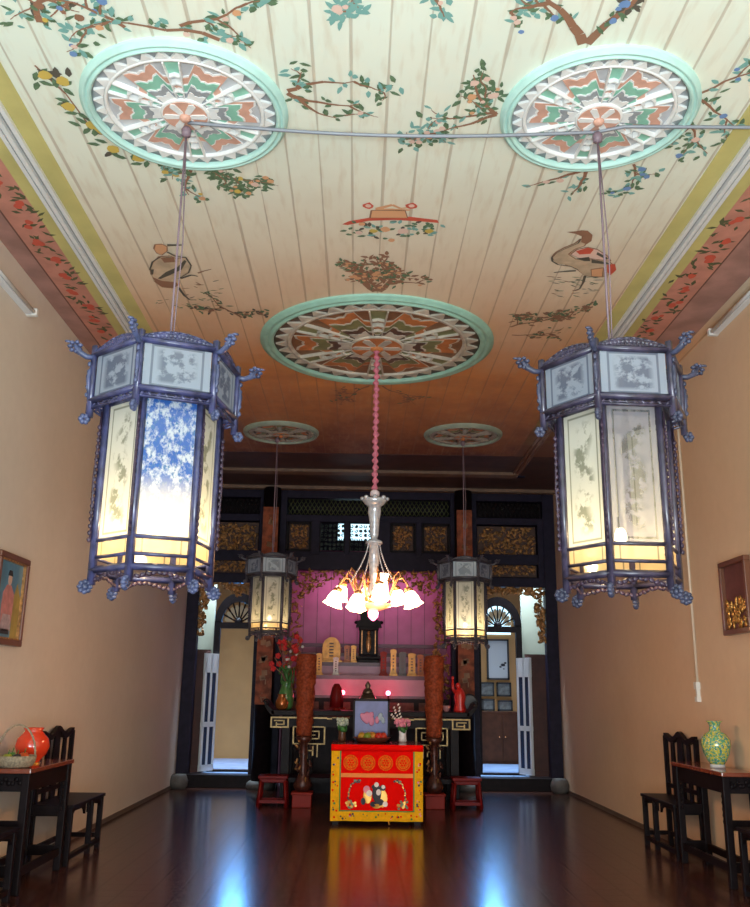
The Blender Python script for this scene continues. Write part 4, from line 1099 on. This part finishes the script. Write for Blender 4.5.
def bouquet_small(name, x, y, label, pet, rad, n, sprigs, vcol):
    t = thing(name, label, 'flower vase', (x, y, .90))
    o = P('vase', vcol, t); o.lathe([(.04,0),(.05,.02),(.045,.10),(.05,.14),(.045,.15)], n=16); o.build()
    o = P('leaves', green, t)
    for k in range(14):
        a = random.uniform(0,6.28); o.blob((.05*math.cos(a), .05*math.sin(a), random.uniform(.14,.22)), (.012,.03,.045), rotz(a) @ rotx(.6), u=5, v=4)
    o.build()
    o = P('blossom', pet, t)
    for k in range(n):
        a = k*2.4; r = rad*math.sqrt(k/n); o.blob((r*math.cos(a), -.02+r*math.sin(a)*.5, .24+.03*math.cos(k)), (.022,.02,.03), rotz(a) @ rotx(.8*r/rad), u=6, v=4)
    o.build()
    if sprigs:
        o = P('sprig', whi, t)
        for s, h in ((-.13,.46),(-.06,.50),(-.16,.36)):
            for q in range(9):
                u = q/9; o.blob((s*u+random.uniform(-.006,.006), 0, .16+(h-.16)*u), (.013,.010,.018), roty(.6), u=5, v=4)
        o.build()
bouquet_small('flower_vase', .41, 11.95, 'white vase of pink flowers with tall white sprigs on the right of the offering table', pnk, .10, 34, True, white_paint)
bouquet_small('flower_vase', -.36, 12.0, 'brown vase with a round white flower on the left of the offering table', mat('pale green white petals', (.45,.52,.42), .5), .07, 30, False, mat('brown glaze pot', (.10,.04,.02), .4))

# ------------------------------------------------------------------ doorways and side rooms
beige = mat('ochre beige plaster', (.56,.31,.12), .8, var=.12, scale=2)  # ochre base colour of the side room walls
pale = mat('pale green plaster', (.36,.36,.27), .8, var=.12, scale=2)
bf = mat('pale side room floor', (.30,.45,.72), .25, var=.2, scale=4)
def sideroom(s, x0, x1):
    """x0 = inner side, x1 = outer side (signed)"""
    a, b_ = min(x0, x1), max(x0, x1); nm = 'left' if s < 0 else 'right'
    o = P('floor_side_'+nm, bf); o.box(a, b_, 15.62, 19.0, -.05, .20); struct(o.build())
    o = P('wall_side_'+nm, beige); o.box(a, b_, 19.0, 19.15, 0, 4.4)
    o.box(min(x1, x1+s*.15), max(x1, x1+s*.15), 15.62, 19.15, 0, 4.4); o.box(min(x0, x0-s*.08), max(x0, x0-s*.08), 16.32, 19.15, 0, 4.4)
    o.box(a, b_, 15.7, 19.15, 4.3, 4.4)
    struct(o.build())
sideroom(-1, -1.50, -4.3); sideroom(1, 1.46, 4.4)
def doorway(s, ix, nmr):
    """arched black doorframe with fan light standing at y=16; ix = inner jamb x, outer jamb = ix + s*.78"""
    w = .62; cx = ix+s*w/2; idx = 1 if s < 0 else 2
    t = thing('door_%d' % idx, '', '', (cx, 15.95, .20)); struct(t)
    for key in ('label', 'category'): del t[key]
    o = P('frame', ebony, t)
    for q in (-1, 1): o.box(q*w/2-(.10 if q < 0 else 0), q*w/2+(.10 if q > 0 else 0), -.05, .05, 0, 2.48)
    o.box(-w/2, w/2, -.05, .05, 2.36, 2.46)
    # arch ring and surrounding spandrel
    n = 16; ro, ri = w/2+.10, w/2-.02
    for i in range(n):
        a0, a1 = PI*i/n, PI*(i+1)/n
        o.prism([(ri*math.cos(a0), 2.46+ri*math.sin(a0)*1.25),(ro*math.cos(a0), 2.46+ro*math.sin(a0)*1.25),(ro*math.cos(a1), 2.46+ro*math.sin(a1)*1.25),(ri*math.cos(a1), 2.46+ri*math.sin(a1)*1.25)], -.05, .05, plane='xz')
    o.box(-w/2, w/2, -.08, .08, -.02, .03)
    o.build()
    fl = P('fan_light', [ebony, mat('cream fan light glass', (.72,.62,.42), .5, var=.1)], t)
    for i in range(1, 8):
        a = PI*i/8; fl.tube([(0,0,2.46),(ri*math.cos(a),0,2.46+ri*math.sin(a)*1.25)], .014, 4)
    fl.lathe([(.001,-.02),(.07,-.02),(.07,.02),(.001,.02)], c=(0,0,2.47), n=20, M=rotx(PI/2))
    for i in range(8):
        a0, a1 = PI*i/8+.05, PI*(i+1)/8-.05; am = (a0+a1)/2
        fl.prism([(.09*math.cos(am),2.46+.09*math.sin(am)),(ri*.72*math.cos(a0),2.46+ri*.9*math.sin(a0)),(ri*.86*math.cos(am-.08),2.46+ri*1.07*math.sin(am-.08)),(ri*.86*math.cos(am+.08),2.46+ri*1.07*math.sin(am+.08)),(ri*.72*math.cos(a1),2.46+ri*.9*math.sin(a1))], -.004, .004, plane='xz', m=1)
    fl.build()
    # open white leaf swung towards the hall
    lx = s*w/2
    lf = P('leaf', [white_paint, mat('dark blue leaf glass', (.03,.05,.10), .15)], t)
    L = .34; an = math.radians(58)
    M = rotz(-an if s < 0 else an-PI)   # from hinge, direction in plan
    d = Vector((s*math.cos(an), -math.sin(an), 0)); nn = Vector((-d.y, d.x, 0)); B = Matrix((d, nn, Vector((0,0,1)))).transposed()
    def lb(u0, u1, z0, z1, m_, th=.02): lf.obox(Vector((lx, -.06, 0)) + B @ Vector(((u0+u1)/2, 0, (z0+z1)/2)), (u1-u0, th*2, z1-z0), B, m_)
    lb(0, L, 1.60, 1.92, 0); lb(0, L, .72, .80, 0); lb(0, L, 0.02, .12, 0)
    for u in (0, L/2-.02, L-.05): lb(u, u+.045, .05, 1.9, 0)
    lb(.01, L-.01, .08, 1.62, 1, .008)
    lf.build()
doorway(-1, -1.96, 'left'); doorway(1, 1.96, 'right')
# infill beside the arched frames: pale plaster above a half-height brown leaf
for s, x0, x1, nm in ((-1, -2.70, -3.20, 'left'), (1, 2.70, 3.24, 'right')):
    a, b_ = min(x0, x1), max(x0, x1)
    struct(P('wall_pier_'+nm, pale).box(a, b_, 16.02, 16.1, .2, 4.3).build())
    t = thing('half_door', 'brown half-height panelled door standing open in the %s bay' % nm, 'half door', ((2.78+.12)*s, 15.72, .2), 0, 'half-height bay doors')
    w = .17
    o = P('panel', brownw, t); o.box(-w, w, -.02, .02, 0, 1.92); o.build(bevel=.004)
    o = P('rails', brownw, t)
    for z_ in (0, .85, 1.82): o.box(-w, w, -.04, .04, z_, z_+.10)
    for q in (-1, 1): o.box(q*w-.03, q*w+.03, -.04, .04, 0, 1.96)
    o.box(-w-.04, w+.04, -.05, .05, 1.92, 1.98); o.build()
# pictures and cabinet seen through the right doorway
paper = mat('print paper', (.55,.58,.60), .5); sepia = mat('faded photo', (.22,.24,.25), .5, var=.5, scale=14)
def frame_pic(x0, x1, z0, z1, label, m1, blot=False, y=18.97):
    t = thing('framed_picture', label, 'picture', ((x0+x1)/2, y, z0), 0, 'pictures seen through the right doorway')
    w, h = (x1-x0)/2, z1-z0
    o = P('frame', blackm, t); b = .035
    o.box(-w,w,-.03,.02,0,b); o.box(-w,w,-.03,.02,h-b,h); o.box(-w,-w+b,-.03,.02,0,h); o.box(w-b,w,-.03,.02,0,h); o.build()
    o = P('print', [m1, blk], t); o.box(-w+b,w-b,-.01,.01,b,h-b)
    if blot:
        for q in ((.1,.30,.05),(.15,.34,.03),(.05,.26,.03),(.12,.22,.02)): o.blob((q[0],-.012,q[1]), (q[2],.003,q[2]*.6), m=1, u=7, v=4)
    o.build()
frame_pic(2.49, 2.95, 1.80, 2.62, 'tall ink picture in a black frame through the right doorway', paper, True)
frame_pic(2.31, 2.63, 1.47, 1.75, 'small black-framed photograph low left on the wall of the right side room', sepia)
frame_pic(2.68, 2.98, 1.47, 1.75, 'small black-framed photograph beside the door jamb in the right side room', sepia)
t = thing('cabinet', 'brown wooden cabinet against the back wall of the right side room', 'cabinet', (2.62, 18.6, .2))
o = P('body', mat('brown cabinet wood', (.075,.026,.012), .6, var=.3, spec=.15), t); o.box(-.36,.5,-.2,.3,0,.98); o.build(bevel=.006)
for q in (-.14, .28):
    o = P('door', mat('brown cabinet wood', (.16,.07,.035)), t); o.box(q-.19,q+.19,-.22,-.2,.06,.92); d = o.build(); o = P('knob', brass, d); o.blob((q+.15*(1 if q < 0 else -1),-.235,.5), .015); o.build()
frame_pic(2.32, 2.58, 1.19, 1.42, 'small photograph standing on the cabinet at its left end', sepia, y=18.6)
frame_pic(2.64, 2.94, 1.19, 1.40, 'small photograph standing on the cabinet at its right end', sepia, y=18.6)

# ------------------------------------------------------------------ furniture along the side walls
tablered = mat('polished red brown table top', (.26,.06,.03), .18, coat=.5, var=.2)
def side_table(s, y0, y1, xf, xw, label, H=.90):
    """s=-1 left wall, +1 right wall; front edge xf, wall side xw"""
    t = thing('side_table', label, 'table', ((xf+xw)/2, (y0+y1)/2, 0), 0, 'side tables along the walls')
    L, D = (y1-y0)/2, abs(xf-xw)/2
    o = P('table_top', tablered, t); o.box(-D-.01, D+.01, -L, L, H-.035, H); o.build(bevel=.006)
    o = P('apron', ebony, t)
    for q in (-1,1):
        o.box(q*(D-.03)-.012, q*(D-.03)+.012, -L+.05, L-.05, H-.17, H-.035); o.box(-D+.03, D-.03, q*(L-.06)-.012, q*(L-.06)+.012, H-.17, H-.035)
        for k in range(5): o.blob((-s*(D-.03), q*(L-.13), H-.20-k*.05), (.012,.018,.02), u=6, v=4)
    for k in range(9): o.blob((0-.0, -(L-.05), H-.10), (.012,.006,.012), u=5, v=3) if k == 0 else o.blob(((k-4.5)*D*.16, -(L-.045), H-.10+.02*math.sin(k*2)), (.02,.008,.02), u=6, v=4)
    o.build()
    for sx in (-1,1):
        for sy in (-1,1):
            o = P('leg', ebony, t); cx_, cy_ = sx*(D-.035), sy*(L-.06)
            o.box(cx_-.03, cx_+.03, cy_-.03, cy_+.03, 0, H-.035); o.build(bevel=.006)
    o = P('stretcher', ebony, t)
    for sy in (-1,1):
        o.box(-D+.06, D-.06, sy*(L-.06)-.02, sy*(L-.06)+.02, .12, .20); o.box(-D+.06, D-.06, sy*(L-.06)-.012, sy*(L-.06)+.012, .44, .52)
    for sx in (-1,1): o.box(sx*(D-.035)-.015, sx*(D-.035)+.015, -L+.08, L-.08, .12, .18)
    o.build()
    return t
def wide_chair(s, y0, y1, xf, xw, label):
    t = thing('wall_chair', label, 'chair', ((xf+xw)/2, (y0+y1)/2, 0), 0, 'black chairs along the walls')
    L, D = (y1-y0)/2, abs(xf-xw)/2; f = -s     # f: local x direction of the front
    o = P('seat', ebony, t); o.box(-D, D, -L, L, .475, .505); o.build(bevel=.006)
    o = P('apron', ebony, t)
    fx_ = f*(D-.035)
    for (a, b_) in ((-L+.06,-.05+.0),(.05,L-.06)):
        m_ = (a+b_)/2; h = (b_-a)/2
        o.prism([(a,.475),(a,.38),(a+.03,.42),(a+.08,.445),(b_-.08,.445),(b_-.03,.42),(b_,.38),(b_,.475)], fx_-.012, fx_+.012, plane='yz')
    for q in (-1,1): o.box(-D+.05, D-.05, q*(L-.04)-.012, q*(L-.04)+.012, .41, .475)
    o.build()
    for sx in (-1,1):
        for yy in ((-L+.04), L-.04):
            o = P('leg', ebony, t); o.box(sx*(D-.035)-.024, sx*(D-.035)+.024, yy-.024, yy+.024, 0, .475); o.build(bevel=.004)
    o = P('leg', ebony, t); o.box(fx_-.024, fx_+.024, L-.40, L-.35, 0, .475); o.build(bevel=.004)
    o = P('stretcher', ebony, t)
    o.box(fx_-.02, fx_+.02, -L+.05, L-.05, .05, .09)
    for q in (-1,1): o.box(-D+.05, D-.05, q*(L-.04)-.012, q*(L-.04)+.012, .10, .14)
    o.box(-fx_-.015, -fx_+.015, -L+.05, L-.05, .10, .14)
    o.build()
    o = P('backrest', ebony, t); bx = -f*(D-.03)
    for q in (-1,1): o.box(bx-.02, bx+.02, q*(L-.07)-.025, q*(L-.07)+.025, .50, 1.10)
    n = 16; W_ = L-.07
    for i in range(n):
        u0, u1 = -1+2*i/n, -1+2*(i+1)/n
        zc = lambda u: 1.085+.035*math.cos(u*PI*2)*(1-.3*abs(u))+.02*(1-abs(u))
        o.prism([(u0*W_, zc(u0)-.03),(u1*W_, zc(u1)-.03),(u1*W_, zc(u1)+.02),(u0*W_, zc(u0)+.02)], bx-.02, bx+.02, plane='yz')
    o.box(bx-.015, bx+.015, -W_, W_, .58, .62)
    o.build()
    for yy, hw in ((-W_*.52,.05),(0,.09),(W_*.52,.05)):
        o = P('splat', ebony, t); o.prism([(yy-hw*.7,.50),(yy+hw*.7,.50),(yy+hw,.8),(yy+hw*.75,1.10),(yy-hw*.75,1.10),(yy-hw,.8)], bx-.01, bx+.01, plane='yz'); o.build()
    return t
side_table(-1, 7.35, 8.45, -2.69, -3.05, 'dark side table with red top by the left wall, holding the red vase')
side_table(1, 7.85, 9.10, 2.88, 3.18, 'dark side table with red top by the right wall, holding the green vase')
wide_chair(-1, 8.52, 9.58, -2.67, -3.07, 'black chair against the left wall, beyond the table with the red vase')
wide_chair(1, 9.12, 10.16, 2.87, 3.19, 'black chair against the right wall, beyond the table with the green vase')
wide_chair(-1, 6.20, 7.22, -2.67, -3.07, 'black chair cut off at the lower left corner, nearer than the table')
wide_chair(1, 6.62, 7.66, 2.87, 3.19, 'black chair cut off at the lower right corner, nearer than the table')

# red vase, green vase, basket of fruit
t = thing('red_vase', 'shiny orange-red round vase on the left side table', 'vase', (-2.87, 7.88, .90))
o = P('body', mat('orange red glaze', (.75,.05,.015), .12, coat=.6), t)
o.lathe([(.06,0),(.07,.01),(.075,.03),(.12,.08),(.14,.14),(.125,.20),(.08,.245),(.07,.26),(.085,.285),(.08,.285),(.06,.26),(.001,.25)], n=28, fn=lambda a, z: 1+(.03*math.cos(8*a) if .03 < z < .24 else 0)); o.build()
o = P('foot_ring', mat('gold rim', (.6,.35,.08), .3, metal=.7), t); o.lathe([(.078,0),(.078,.012),(.07,.012)], n=24, cap=False); o.build()
m, nt, b = new_mat('famille green enamel'); g = NG(nt); v = g.tc()
vd = g.vor(v, 60); n_ = g.noise(v, 55, 3)
c = g.mix(g.step(n_, .48, .04), (.66,.56,.06), (.10,.36,.20)); c = g.mix(g.step(vd, .22, .03), (.78,.80,.62), c); c = g.mix(g.step(g.noise(v, 60, 2), .62, .02), c, (.03,.15,.30))
nt.links.new(c, b.inputs['Base Color']); b.inputs['Roughness'].default_value = .12; b.inputs['Coat Weight'].default_value = .6
t = thing('green_vase', 'yellow and green enamelled baluster vase on the right side table', 'vase', (3.03, 8.34, .90))
o = P('body', [m], t)
o.lathe([(.06,.03),(.08,.06),(.11,.12),(.128,.19),(.125,.24),(.09,.29),(.05,.31),(.045,.36),(.055,.385),(.075,.40),(.07,.40),(.04,.37),(.001,.33)], n=28); o.build()
o = P('base', mat('pale porcelain', (.6,.62,.66), .2), t); o.lathe([(.062,0),(.066,.01),(.062,.032)], n=24); o.build()
t = thing('wicker_basket', 'pale wicker basket of fruit on the left side table', 'basket', (-2.86, 7.50, .90))
wick = mat('pale wicker', (.42,.33,.22), .7, var=.5, scale=60, bump=.5)
o = P('bowl', wick, t); o.lathe([(.10,0),(.13,.01),(.15,.05),(.155,.09),(.145,.09),(.12,.02),(.001,.015)], n=28, fn=lambda a, z: 1+.02*math.cos(24*a)); o.build()
o = P('handle', wick, t); o.tube([(.15*math.cos(a), 0, .08+.24*math.sin(a)) for a in [k*PI/14 for k in range(15)]], .008, 6); o.build()
for x, y, r, c, lb, ct in ((.05,.04,.045,(.70,.10,.02),'orange-red fruit on the vase side of the wicker basket','fruit'),(-.05,.05,.045,(.08,.28,.06),'green fruit at the back of the wicker basket','fruit'),(.03,-.06,.042,(.06,.05,.05),'dark fruit at the front of the wicker basket','fruit'),(-.05,-.04,.042,(.40,.42,.05),'yellow-green fruit at the left of the wicker basket','fruit')):
    t = thing(ct, lb, ct, (-2.86+x, 7.50+y, .925), 0, 'fruit in the wicker basket')
    o = P('flesh', mat('bf_'+lb[:12], c, .35, var=.2), t); o.lathe([(.001,.0),(r*.6,.005),(r,r*.8),(r*.95,r*1.2),(r*.55,r*1.85),(.001,r*1.8)], n=16); o.build()
    o = P('stem', green, t); o.tube([(0,0,r*1.7),(.01,0,r*2.6)], .004, 5); o.build()

# ------------------------------------------------------------------ things on the walls
pf = mat('brown wood picture frame', (.17,.06,.03), .35, coat=.3)
t = thing('portrait', 'framed portrait of a figure in pink robes on the left wall', 'picture', (XL+.001, 7.55, 1.84))
def wframe(o, s, y0, y1, z0, z1, w, d, m=0):
    x0, x1 = (0, d) if s < 0 else (-d, 0)
    o.box(x0, x1, y0, y1, z0, z0+w, m); o.box(x0, x1, y0, y1, z1-w, z1, m); o.box(x0, x1, y0, y0+w, z0+w, z1-w, m); o.box(x0, x1, y1-w, y1, z0+w, z1-w, m)
o = P('frame', pf, t); wframe(o, -1, -.33, .33, 0, .74, .05, .05); o.build(bevel=.008)
o = P('gilt_slip', gilt, t); wframe(o, -1, -.285, .285, .045, .695, .018, .035); o.build()
o = P('painting', [mat('sky blue painted ground', (.10,.28,.42), .3, var=.3, scale=5), mat('dusty pink robe', (.62,.25,.24), .5, var=.3, scale=16), mat('painted skin', (.66,.44,.34), .5), mat('ochre painted drape', (.42,.30,.08), .5, var=.3), blackm, mat('pale robe hem', (.52,.40,.44), .5, var=.4, scale=20)], t)
o.box(.0, .012, -.27, .27, .06, .68, 0)
def pp(pts, m_, h): o.prism(pts, .012, .012+h, plane='yz', m=m_)
pp([(.12,.06),(.27,.06),(.27,.40),(.17,.52),(.12,.40)], 3, .001); pp([(-.27,.06),(-.18,.06),(-.17,.30),(-.27,.36)], 3, .001)
pp([(-.11,.14),(.10,.14),(.12,.28),(.12,.42),(.04,.49),(-.05,.49),(-.12,.42),(-.13,.28)], 1, .002)
pp([(-.12,.12),(.11,.12),(.08,.25),(-.08,.25)], 5, .003); pp([(-.10,.09),(.09,.09),(.08,.13),(-.09,.13)], 4, .003)
pp([(.04*math.cos(a), .535+.05*math.sin(a)) for a in [k*PI/6 for k in range(12)]], 2, .003); pp([(-.05,.565),(.05,.565),(.03,.61),(-.03,.61)], 4, .004)
o.build()
t = thing('carved_plaque', 'deep brown shadow box with gilt carving on the right wall', 'plaque', (XR-.001, 8.00, 2.05))
o = P('frame', pf, t); wframe(o, 1, -.29, .29, 0, .66, .045, .06); o.build(bevel=.006)
o = P('backing', mat('dull maroon velvet', (.16,.05,.05), .6, var=.3), t); o.box(-.02, -.001, -.26, .26, .03, .63); o.build()
o = P('gilt_carving', mat('gilt carving with lantern glints', (.80,.42,.12), .25, metal=.7, var=.4, scale=25), t)  # carving brightened to stand in for lantern reflections on the glass
rnd = random.Random(2)
for k in range(70): o.blob((-.032, rnd.uniform(-.22,.22), rnd.uniform(.07,.30)), (.012,.022,.035), rotx(rnd.uniform(-.5,.5)), u=6, v=4)
o.build()
# conduit and socket
t = thing('conduit', 'cream electrical conduit running down the right wall', 'conduit', (XR-.012, 9.15, 1.58))
o = P('pipe', mat('cream plastic', (.75,.62,.48), .4), t); o.tube([(0,0,.06),(0,0,3.39)], .013, 8); o.build()
o = P('end_fitting', plastic, t); o.box(-.03,.02,-.035,.035,.0,.07); o.box(-.02,.02,-.02,.02,-.08,.0); o.box(-.03,.02,-.03,.03,-.12,-.07); o.build()
# fluorescent fittings
for s, x, y0, y1, z_, nm in ((-1, XL, 5.6, 7.25, 4.62, 'white fluorescent tube fitting high on the left wall'), (1, XR, 6.2, 7.95, 4.86, 'white fluorescent tube fitting high on the right wall')):
    t = thing('tube_light', nm, 'light fitting', (x-s*.029, (y0+y1)/2, z_), 0, 'wall tube lights')
    L = (y1-y0)/2
    o = P('housing', white_paint, t); o.box(-.03,.03,-L,L,.0,.055); o.build(bevel=.006)
    o = P('tube', mat('unlit fluorescent glass', (.80,.85,.88), .15), t); o.tube([(-s*.045,-L+.04,.02),(-s*.045,L-.04,.02)], .016, 10); o.build()
    for q in (-1,1):
        o = P('end_cap', plastic, t); o.box(-.065 if s > 0 else -.03, .03 if s > 0 else .065, q*L-.02, q*L+.02, -.005, .06)
        o.build()
# skirting along the left and right walls
sk = mat('dark skirting paint', (.16,.11,.08), .5, var=.2)
struct(P('baseboard_left', sk).box(XL, XL+.012, YF, 15.3, 0, .05).build()); struct(P('baseboard_right', sk).box(XR-.012, XR, YF, 15.3, 0, .05).build())

# ------------------------------------------------------------------ light
def area(name, loc, rot, sx, sy, e, col):
    l = bpy.data.lights.new(name, 'AREA'); l.shape = 'RECTANGLE'; l.size = sx; l.size_y = sy; l.energy = e; l.color = col
    o = bpy.data.objects.new(name, l); COL.objects.link(o); o.location = loc; o.rotation_euler = rot; return o
# daylight through the street doorway behind the viewer, and an added uplight for the ceiling
area('doorway_daylight', (0, YF-.1, 2.1), (math.radians(90), 0, 0), 4.6, 3.4, 155, (.72,.86,1.0))
area('ceiling_fill', (0, YF+.5, .35), (math.radians(158), 0, 0), 4.4, 1.6, 640, (.84,.97,1.0))  # added lamp brightening the near ceiling, as if bounced off the forecourt
# daylit side rooms: roof light over each, plus added rear and door-leaf lamps
for x, nm in ((-2.6, 'left'), (2.6, 'right')):
    l = area(nm+'_room_skylight', (x, 17.4, 4.25), (0,0,0), 1.6, 1.8, 38, (.72,.85,1.0)); l.data.spread = math.radians(70)
    l = area(nm+'_rear_floor_fill', (x*.93, 18.9, 3.08), (math.radians(-58),0,0), .5, .3, 30, (.12,.42,1.0)); l.data.spread = math.radians(120)  # added blue lamp for the hall floor glow; only the right has a window
    l = area(nm+'_door_leaf_fill', (x*1.02, 15.80, 4.1), (0,0,0), 1.0, .2, 62, (.62,.82,1.0)); l.data.spread = math.radians(90)  # added lamp over the bay that brightens the open door leaf
# dark passage behind the screen with a bright window high up
struct(P('wall_passage', screenw).box(-1.5, -.60, 17.0, 17.1, 3.7, 5.2).box(.06, 1.46, 17.0, 17.1, 3.7, 5.2).box(-.60, .06, 17.0, 17.1, 3.7, 4.32).box(-.60, .06, 17.0, 17.1, 4.66, 5.2)
   .box(-1.6, -1.5, 15.64, 17.1, 3.7, 5.2).box(1.46, 1.56, 15.64, 17.1, 3.7, 5.2).box(-1.6, 1.56, 15.64, 17.1, 5.1, 5.2).box(-1.5, 1.46, 16.3, 17.0, 3.66, 3.7).build())
struct(P('window_1', mat('daylight window glass', (.6,.85,1), .2, emit=(.55,.85,1), es=1.6)).box(-.60, .06, 17.04, 17.06, 4.32, 4.66).build())
struct(P('window_2', MATS['daylight window glass']).box(2.15, 3.0, 18.96, 18.99, 2.72, 3.3).build())
# pink strip lamp behind the niche arch
l = area('niche_lamp', (0, 15.75, 3.55), (math.radians(20),0,0), 2.0, .15, 11, (1,.40,.75))
w = bpy.data.worlds.new('sky'); scene.world = w; w.use_nodes = True
bg = w.node_tree.nodes['Background']; bg.inputs[0].default_value = (.55,.72,1,1); bg.inputs[1].default_value = .5
